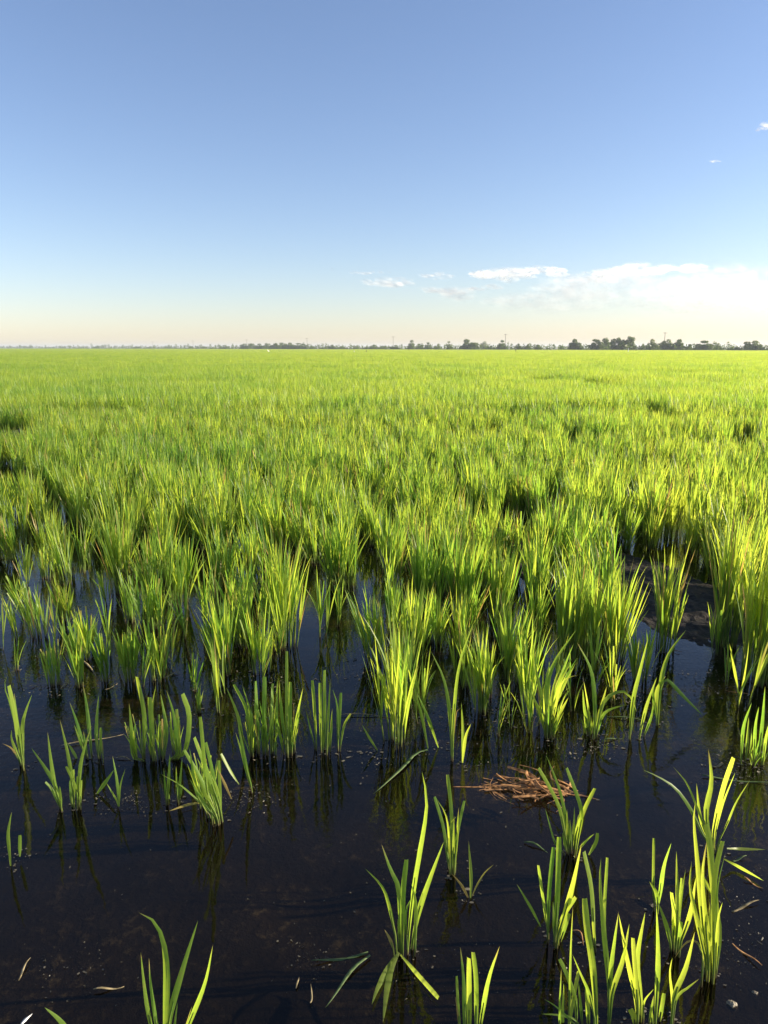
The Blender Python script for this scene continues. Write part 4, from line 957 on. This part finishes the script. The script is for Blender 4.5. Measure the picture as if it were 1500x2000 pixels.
TREES = [  # px, top y, width px, extra distance, pale, density, kind, label
 (770, 674, 20, 0, 0, 1, 'bush', 'low dark bush at the foot of the middle utility pole'),
 (800, 664, 14, 0, 0, .7, 'tree', 'slim upright tree right of the middle utility pole'),
 (817, 671, 16, 0, 0, 1, 'tree', 'short round tree right of the slim upright tree'),
 (832, 668, 14, 0, 0, .9, 'tree', 'pointed small tree between a short round tree and a pale bush'),
 (849, 671, 14, 10, 1, .8, 'bush', 'pale bush right of the pointed small tree'),
 (872, 666, 13, 0, 1, .5, 'tree', 'thin pale see-through tree standing alone'),
 (910, 662, 34, 0, 0, 1.2, 'tree', 'broad dark dome-shaped tree near the second pole from the right'),
 (936, 666, 22, 180, 1, 1, 'tree', 'hazy grey-green tree merging with the broad dome-shaped tree'),
 (950, 675, 15, 0, 0, 1, 'bush', 'low bush between the dome-shaped tree and the second pole from the right'),
 (969, 664, 18, 0, 0, 1, 'tree', 'rounded tree directly below the second pole from the right'),
 (1001, 671, 15, 0, 0, 1, 'tree', 'small dark tree just right of the dark marker post'),
 (1017, 672, 13, 0, 0, 1, 'bush', 'dark bush touching the small dark tree'),
 (1038, 673, 15, 0, 0, 1.1, 'bush', 'compact lone dark bush in the low gap of the tree line'),
 (1080, 675, 13, 5, 0, .8, 'bush', 'tiny bush left of the compact tall-crowned tree'),
 (1107, 662, 27, 0, 0, 1.2, 'tree', 'compact tall-crowned tree after the low gap'),
 (1143, 662, 24, 0, 0, 1.1, 'tree', 'left flank tree of the biggest dark grove'),
 (1164, 660, 28, 4, 0, 1.1, 'tree', 'ragged middle tree of the biggest dark grove'),
 (1185, 659, 26, 0, 0, 1.2, 'tree', 'full tree in the biggest dark grove, beside its tallest'),
 (1204, 657, 28, 3, 0, 1.2, 'tree', 'tallest tree of the biggest dark grove'),
 (1232, 671, 16, 10, 1, .8, 'bush', 'pale bush in the dip beside the biggest grove'),
 (1253, 662, 30, 6, 1, .9, 'tree', 'pale open tree left of the rightmost utility pole'),
 (1277, 662, 24, 0, 0, 1.1, 'tree', 'dark tree at the foot of the rightmost utility pole'),
 (1297, 662, 24, 2, 0, 1.1, 'tree', 'dark tree just right of the rightmost utility pole'),
 (1318, 672, 14, 3, 0, .8, 'bush', 'low bush between the pole trees and the wide right-hand tree'),
 (1344, 665, 37, 0, 0, 1.2, 'tree', 'wide low-crowned tree right of the pole trees'),
 (1372, 670, 15, 5, 1, .5, 'tree', 'thin pale sapling right of the wide low-crowned tree'),
 (1402, 678, 26, -4, 0, 1, 'bush', 'flat dark bush in the open gap near the right end'),
 (1436, 665, 37, 0, 0, 1.1, 'tree', 'broad spreading tree near the right end, standing clear'),
 (1477, 670, 19, 0, 0, 1, 'tree', 'last tree before the small white shed'),
 (1520, 668, 30, 0, 0, 1, 'tree', 'tree just past the small white shed'),
 (492, 671, 21, 0, 0, 1.2, 'tree', 'left end tree of the long even grove'), (505, 671, 21, 2, 0, 1.2, 'tree', 'second tree from the left in the long even grove'), (519, 671, 21, 0, 0, 1.2, 'tree', 'third tree from the left in the long even grove'),
 (533, 670, 21, 3, 0, 1.2, 'tree', 'grove tree directly above the brighter white egret'), (547, 670, 21, 0, 0, 1.2, 'tree', 'first tree right of the one above the egret, in the even grove'), (561, 669, 21, 2, 0, 1.2, 'tree', 'middle-right tree of the long even grove'),
 (575, 669, 21, 0, 0, 1.2, 'tree', 'third tree from the right end of the long even grove'), (588, 670, 20, 1, 0, 1.2, 'tree', 'second tree from the right end of the long even grove'), (600, 671, 18, 0, 0, 1.2, 'tree', 'right end tree of the long even grove, beside a pole'),
 (616, 675, 14, 8, 1, .8, 'bush', 'pale bush right of the pole at the grove\'s end'), (636, 676, 14, 0, 1, .8, 'bush', 'pale low bush halfway between two brushy trees'), (654, 673, 19, 0, 0, 1, 'tree', 'dark low tree above the fainter egret\'s left'),
 (672, 676, 14, 5, 1, .8, 'bush', 'faint bush left of the fainter egret'), (698, 674, 14, 5, 1, .8, 'bush', 'olive bush right of the fainter egret'), (716, 675, 10, 0, 1, .7, 'bush', 'small olive bush above the dark bird'), (731, 673, 17, 0, 0, 1, 'tree', 'dark small tree left of the middle utility pole'), (748, 675, 12, 5, 0, 1, 'bush', 'small dark bush just left of the middle utility pole'),
 (454, 674, 22, 0, 0, .9, 'tree', 'domed hazy tree left of the long even grove'), (432, 677, 14, 10, 1, .8, 'bush', 'faint bush left of the domed hazy tree'), (415, 676, 13, 0, 1, .9, 'bush', 'hazy bush near the fourth faint pole'), (392, 676, 14, 10, 1, .9, 'bush', 'hazy bush at the foot of a faint pole'),
 (350, 678, 16, 0, 1, .8, 'bush', 'faint flat bush between two faint poles'), (312, 677, 12, 0, 1, .9, 'bush', 'hazy bush left of the leftmost faint pole'), (290, 676, 14, 0, 1, .9, 'bush', 'hazy twin-topped bush on the far left tree line'), (215, 675, 14, 0, 0, 1, 'tree', 'most distinct dark tree on the far left'),
 (240, 678, 16, 0, 1, .8, 'bush', 'low smudge of bush right of the distinct far-left tree'), (185, 678, 16, 0, 1, .8, 'bush', 'low smudge of bush left of the distinct far-left tree'), (150, 678, 14, 0, 1, .8, 'bush', 'low hazy bush well left on the horizon'),
 (88, 676, 16, 0, 1, .9, 'tree', 'hazy tree cluster far left on the horizon'), (53, 677, 8, 0, 1, .8, 'tree', 'tiny hazy tree near the left end of the horizon'), (120, 678, 14, 0, 1, .8, 'bush', 'hazy bush right of the far-left cluster'), (20, 678, 16, 0, 1, .8, 'bush', 'leftmost hazy bush on the horizon'),
]
for (px, top, w, off, pale, dens, kind, lab) in TREES:
    tree(lab, px, top, w, off, bool(pale), dens, kind)
# low scrub along the bank, read as one mass
rg = np.random.default_rng(4)
cs, rs = [], []
for px in np.arange(-60, 1600, 2.2):
    p = line_pt(px + rg.normal(0, 1), rg.uniform(-3, 4)); h = (1.3 + rg.gamma(3, 0.40)) * (0.8 + p[1] / 1300)
    m = p[1] / FPX
    cs.append((p[0], p[1], h * 0.5)); rs.append((m * rg.uniform(1.5, 4), 1.2, h * 0.55 + 0.2))
V, F, A = leaf_cloud(rg, np.array(cs), np.array(rs), 60000, 0.38)
V[:, 2] = np.maximum(V[:, 2], 0.05)
# faces far out along the bank are proportionally larger
tag(obj('scrub', mesh_np('scrub', V, F, FOL_D, A, smooth=False)), 'low olive scrub along the far bank under the trees', 'scrub', None, 'stuff')
# earth bank at the field's end
nb = 260; tt = np.linspace(-1700, 700, nb)
d = np.array([-0.6, 0.8]); o0 = np.array([0.8, 0.6]) * 322
prof = [(-4, -0.2), (-2.2, 0.32), (-0.8, 0.5), (0.8, 0.52), (2.4, 0.3), (4.5, 0.0)]
V = []
for t in tt:
    c = o0 - d * t
    for a, h in prof:
        q = c + np.array([0.8, 0.6]) * a
        V.append((q[0], q[1], h + (0.16 * (vnoise(np.float64(t * 0.13), np.float64(a), 6) - 0.5) if h > 0.1 else 0)))
ii = np.arange(nb * 6).reshape(nb, 6)
F = np.stack([ii[:-1, :-1], ii[:-1, 1:], ii[1:, 1:], ii[1:, :-1]], -1).reshape(-1, 4)
EARTH = simple_mat('weedy earth bank', (0.055, 0.07, 0.025), (0.14, 0.12, 0.055), 0.6, 0.9)
tag(obj('earth_bank', mesh_np('earth_bank', V, F, EARTH)), None, None, None, 'structure')

def box(c, s):
    c, s = np.array(c, float), np.array(s, float) / 2
    v = np.array([(x, y, z) for x in (-1, 1) for y in (-1, 1) for z in (-1, 1)]) * s + c
    f = [(0, 1, 3, 2), (4, 6, 7, 5), (0, 4, 5, 1), (2, 3, 7, 6), (0, 2, 6, 4), (1, 5, 7, 3)]
    return v, np.array(f)
def boxes(lst):
    V, F, o = [], [], 0
    for c, s in lst:
        v, f = box(c, s); V.append(v); F.append(f + o); o += 8
    return np.vstack(V), np.vstack(F)
POLES = [(1271, 650.5, 'tallest-looking utility pole with a crossarm, beside the right-hand dark trees'), (975.5, 653.5, 'utility pole with a crossarm behind the rounded tree'), (767, 658, 'utility pole standing free of trees at mid horizon'),
         (607, 661, 'utility pole at the right end of the long even grove'), (495, 664, 'faint utility pole at the left end of the long even grove'), (395, 665.5, 'faint utility pole second from the left'), (320, 667.5, 'faintest utility pole, leftmost on the horizon')]
for px, top, lab in POLES:
    p = line_pt(px, -338 + 0.8 * 137 + 0.6 * 380); H = CAM_H + (679.5 - top) * p[1] / FPX
    e = empty('utility_pole', p, lab, 'utility pole', 'utility poles along the far bank'); e.rotation_euler = (0, 0, R(30))
    zz = np.array([-0.5, H * 0.5, H])
    V, F = tubes(np.array([[(0, 0, z) for z in zz]]), np.array([[0.15, 0.13, 0.105]]), 10)
    obj('mast', mesh_np('mast', V, F, WOOD), e)
    V, F = boxes([((0, -0.2, H - 0.45), (2.6, 0.13, 0.16))]); ca = obj('crossarm', mesh_np('crossarm', V, F, WOOD, smooth=False), e)
    for x in (-1.15, -0.45, 1.15):
        V, F = tubes(np.array([[(x, -0.2, H - 0.38), (x, -0.2, H - 0.28), (x, -0.2, H - 0.20), (x, -0.2, H - 0.1)]]), np.array([[0.03, 0.07, 0.05, 0.06]]), 8)
        obj('insulator', mesh_np('insulator', V, F, GREYM), ca)
# small white shed at the right end
p = line_pt(1491.5, -2); m = p[1] / FPX
e = empty('shed', p, 'small white shed at the right end of the tree line', 'shed'); e.rotation_euler = (0, 0, R(-22))
V, F = boxes([((0, 0, 1.3), (2.6, 2.2, 2.2)), ((0, 0, 0.1), (2.8, 2.4, 0.3))]); obj('wall', mesh_np('wall', V, F, WHITE, smooth=False), e)
V, F = boxes([((0, 0, 2.5), (3.0, 2.6, 0.14))]); obj('roof', mesh_np('roof', V, F, GREYM, smooth=False), e)
V, F = boxes([((0.4, -1.125, 1.1), (0.8, 0.06, 1.7))]); obj('door', mesh_np('door', V, F, GREYM, smooth=False), e)
# birds: egrets and a dark wader
def bird(name, label, cat, px, D, H, body_m, leg_m):
    p = np.array([(px - 750) / FPX / CP * D, D, 0.0])
    e = empty(name, p, label, cat, 'wading birds in the rice' )
    me = bpy.data.meshes.new('bird_body')
    pts = [(0, 0, .56), (-.16, 0, .52), (-.30, 0, .46), (.12, 0, .62), (.17, 0, .72), (.12, 0, .82), (.14, 0, .92), (.20, 0, .94)]
    rad = [.09, .08, .03, .065, .035, .028, .034, .026]
    ed = [(0, 1), (1, 2), (0, 3), (3, 4), (4, 5), (5, 6), (6, 7)]
    me.from_pydata([tuple(np.array(q) * H) for q in pts], ed, []); me.materials.append(body_m)
    b = obj('body', me, e); sk = b.modifiers.new('skin', 'SKIN')
    for v, r in zip(me.skin_vertices[0].data, rad): v.radius = (r * H, r * H)
    me.skin_vertices[0].data[0].use_root = True
    b.modifiers.new('sub', 'SUBSURF').levels = 1; b.modifiers['sub'].render_levels = 1
    V, F = tubes(np.array([[(.22 * H, 0, .94 * H), (.27 * H, 0, .935 * H), (.33 * H, 0, .925 * H)]])[:, :, [0, 1, 2]], np.array([[.014, .01, .002]]) * H, 6)
    V2, F2 = tubes(np.array([[(0, s * .03 * H, -0.05), (-.02 * H, s * .03 * H, .25 * H), (0, s * .03 * H, .5 * H)] for s in (-1, 1)]), np.full((2, 3), .012 * H), 6)
    obj('bill', mesh_np('bill', V, F, leg_m), e)
    n = len(V2) // 2
    for k in range(2): obj('leg', mesh_np('leg', V2[k * n:(k + 1) * n], F2[:len(F2) // 2], DARKF), e)
    e.rotation_euler = (0, 0, R(random.uniform(0, 360)))
    return e
bird('egret', 'brighter white egret standing in the rice before the long even grove', 'egret', 534.5, 200, 1.22, FEATHER, BEAK)
bird('egret', 'fainter white egret farther right in the rice', 'egret', 694.5, 190, 0.98, FEATHER, BEAK)
bird('dark_wader', 'dark wading bird right of the fainter egret', 'bird', 717, 200, 1.05, DARKF, DARKF)
for px, mt, lab in ((995.5, DARKF, 'dark marker post in the rice before the small dark tree'), (1205, WHITE, 'white marker post in the rice before the biggest dark grove')):
    p = np.array([(px - 750) / FPX / CP * 210, 210, 0.0]); e = empty('marker_post', p, lab, 'post', 'marker posts in the rice')
    V, F = tubes(np.array([[(0, 0, -.2), (0, 0, .8), (0, 0, 1.25)]]), np.array([[.09, .085, .08]]), 8); obj('shaft', mesh_np('shaft', V, F, mt), e)
    V, F = tubes(np.array([[(0, 0, 1.25), (0, 0, 1.3), (0, 0, 1.36)]]), np.array([[.10, .10, .02]]), 8); obj('cap', mesh_np('cap', V, F, WHITE), e)

# ------------------------------------------------------------------ clouds: heaps of soft puffs six kilometres out
def cloud_material(name, a_max):
    m, nt, nodes, L = new_mat(name)
    geo = nodes.new('ShaderNodeNewGeometry')
    dp = nodes.new('ShaderNodeVectorMath'); dp.operation = 'DOT_PRODUCT'
    L.new(geo.outputs['Normal'], dp.inputs[0]); L.new(geo.outputs['Incoming'], dp.inputs[1])
    f = math_n(nt, 'POWER', math_n(nt, 'ABSOLUTE', dp.outputs['Value']), 1.8)
    nz = N(nt, 'ShaderNodeTexNoise', Scale=0.014, Detail=5.0, Roughness=0.6)
    L.new(geo.outputs['Position'], nz.inputs['Vector'])
    a = math_n(nt, 'MULTIPLY', math_n(nt, 'MULTIPLY', f, maprange(nt, nz.outputs['Fac'], 0.32, 0.66)), a_max)
    d = nodes.new('ShaderNodeBsdfDiffuse'); d.inputs[0].default_value = (0.60, 0.59, 0.57, 1)
    t = nodes.new('ShaderNodeBsdfTranslucent'); t.inputs[0].default_value = (0.60, 0.59, 0.57, 1)
    mx = nodes.new('ShaderNodeAddShader'); L.new(d.outputs[0], mx.inputs[0]); L.new(t.outputs[0], mx.inputs[1])
    tr = nodes.new('ShaderNodeBsdfTransparent'); m2 = nodes.new('ShaderNodeMixShader')
    L.new(a, m2.inputs[0]); L.new(tr.outputs[0], m2.inputs[1]); L.new(mx.outputs[0], m2.inputs[2])
    out = nodes.new('ShaderNodeOutputMaterial'); L.new(m2.outputs[0], out.inputs[0])
    return m
CL_D = cloud_material('cumulus', 0.27); CL_T = cloud_material("thin cloud", 0.08); CL_M = cloud_material('soft cloud', 0.17)
def cloud(label, px, py, w, h, n, mat, Y=6000.0, pr=(0.32, 0.75)):
    rg = np.random.default_rng(int(px * 5 + py))
    c = on_plane(px, py, Y); m = Y / FPX
    n1, n2 = 12, 8
    th = np.linspace(0, 2 * PI, n1, endpoint=False); ph = np.linspace(0.03, PI - 0.03, n2)
    T, Q = np.meshgrid(th, ph)
    base = np.stack([np.sin(Q) * np.cos(T), np.sin(Q) * np.sin(T), np.cos(Q)], -1).reshape(-1, 3)
    ii = np.arange(n1 * n2).reshape(n2, n1); nx = np.roll(ii, -1, 1)
    f0 = np.stack([ii[:-1], nx[:-1], nx[1:], ii[1:]], -1).reshape(-1, 4)
    V, F = [], []
    for k in range(n):
        u = rg.uniform(-1, 1); env = math.sqrt(max(1 - u * u, 0.02))
        r = h * m * rg.uniform(*pr) * (0.45 + 0.55 * env)
        p = np.array([u * w * m * 0.5, rg.normal(0, 0.25) * w * m * 0.5, (rg.uniform(-0.45, 0.5)) * h * m * env])
        dv = base * (1 + 0.35 * (vnoise(base[:, 0] * 2.1 + k * 3.7, base[:, 1] * 2.1 + base[:, 2] * 2.3 + k, 2)[:, None] - 0.5))
        V.append(dv * np.array([r * rg.uniform(1.3, 3.4), r * 1.5, r * rg.uniform(0.55, 0.9)]) + p); F.append(f0 + k * n1 * n2)
    return tag(obj('cloud', mesh_np('cloud', np.vstack(V), np.vstack(F), mat), None, c), label, 'cloud', 'clouds low over the horizon')
for args in [
 ('long flat-bottomed white cloud left of its ragged twin', 982, 536, 112, 17, 34, CL_D), ('ragged white cloud stepped above a small puff', 1062, 529, 66, 12, 18, CL_D), ('small white puff below the ragged cloud', 1084, 538, 36, 10, 9, CL_D),
 ('low ragged cloud between the long flat one and the domed one', 1172, 535, 70, 11, 16, CL_D), ('domed bright cloud in the middle of the right-hand bank', 1252, 527, 84, 20, 26, CL_D), ('lens-shaped grey-bottomed cloud right of the domed one', 1332, 524, 80, 14, 24, CL_D),
 ('broad fading cloud running off to the right', 1440, 532, 150, 18, 26, CL_T), ('thin streak of cloud farthest left but one', 727, 532, 70, 6, 10, CL_M), ('small flat white cloud under the thin streak', 755, 551, 84, 14, 18, CL_M),
 ('faint cloud strip right of the small flat one', 846, 540, 74, 9, 14, CL_M), ('scrap of broken cloud below the faint strip', 850, 566, 70, 12, 14, CL_M), ('little upright wisp under the broken scrap', 893, 577, 30, 20, 8, CL_M),
 ('tiny fleck of cloud farthest left', 651, 527, 10, 4, 4, CL_T), ('pale patch under the long flat cloud', 945, 562, 60, 12, 12, CL_M), ('veil of thin cloud below the domed cloud', 1200, 560, 260, 40, 60, CL_T),
 ('veil of thin cloud at the right edge', 1420, 570, 220, 52, 60, CL_T), ('lower veil thinning toward the horizon', 1130, 588, 330, 30, 50, CL_T), ('thin layer low on the right', 1380, 600, 260, 24, 40, CL_T),
 ('tiny lone wisp high in the blue', 1396, 316, 17, 4.5, 7, CL_D), ('bright wisp at the right edge high in the blue', 1497, 246, 26, 8, 9, CL_D), ('faint companion wisp just under the bright one', 1486, 253, 13, 4, 5, CL_D)]:
    cloud(*args)

# ------------------------------------------------------------------ the air itself
HV, HF = box((0, 0, 7.0), (8400, 8400, 17.0))
hm, nt, nodes, L = new_mat('haze')
pv = nodes.new('ShaderNodeVolumePrincipled'); pv.inputs['Color'].default_value = (0.82, 0.91, 1.0, 1); pv.inputs['Density'].default_value = 0.00027; pv.inputs['Anisotropy'].default_value = 0.2
out = nodes.new('ShaderNodeOutputMaterial'); L.new(pv.outputs[0], out.inputs['Volume'])
tag(obj('haze', mesh_np('haze', HV, HF, hm, smooth=False)), 'pale haze over the field', 'haze', None, 'stuff')

# ------------------------------------------------------------------ sky and sun
SUN_AZ, SUN_EL = R(87), R(20)
S = Vector((math.sin(SUN_AZ) * math.cos(SUN_EL), math.cos(SUN_AZ) * math.cos(SUN_EL), math.sin(SUN_EL)))
sun = bpy.data.lights.new('sun', 'SUN'); sun.energy = 5.0; sun.angle = R(0.5); sun.color = (1.0, 0.87, 0.66)
so_ = bpy.data.objects.new('sun', sun); so_.rotation_euler = S.to_track_quat('Z', 'Y').to_euler(); so_.location = (30, 20, 30); COL.objects.link(so_)
w = bpy.data.worlds.new('World'); SC.world = w; w.use_nodes = True
nt = w.node_tree; nt.nodes.clear()
sky = nt.nodes.new('ShaderNodeTexSky'); sky.sky_type = 'NISHITA'; sky.sun_disc = False
sky.sun_elevation = SUN_EL; sky.sun_rotation = SUN_AZ; sky.altitude = 0; sky.air_density = 1.0; sky.dust_density = 0.38; sky.ozone_density = 2.7
bg = nt.nodes.new('ShaderNodeBackground'); bg.inputs[1].default_value = 0.072
wb = nt.nodes.new('ShaderNodeMix'); wb.data_type = 'RGBA'; wb.blend_type = 'MULTIPLY'; wb.inputs[0].default_value = 1.0
wb.inputs[7].default_value = (1.09, 1.0, 1.06, 1)          # warm white balance of the camera
nt.links.new(sky.outputs[0], wb.inputs[6]); nt.links.new(wb.outputs[2], bg.inputs[0])
wo = nt.nodes.new('ShaderNodeOutputWorld'); nt.links.new(bg.outputs[0], wo.inputs[0])

SC.view_settings.view_transform = 'Standard'; SC.view_settings.look = 'None'
SC.view_settings.exposure = 1.36; SC.view_settings.gamma = 1.0
SC.cycles.max_bounces = 12; SC.cycles.diffuse_bounces = 6; SC.cycles.transmission_bounces = 4; SC.cycles.glossy_bounces = 3
SC.cycles.transparent_max_bounces = 256
SC.cycles.use_denoising = True
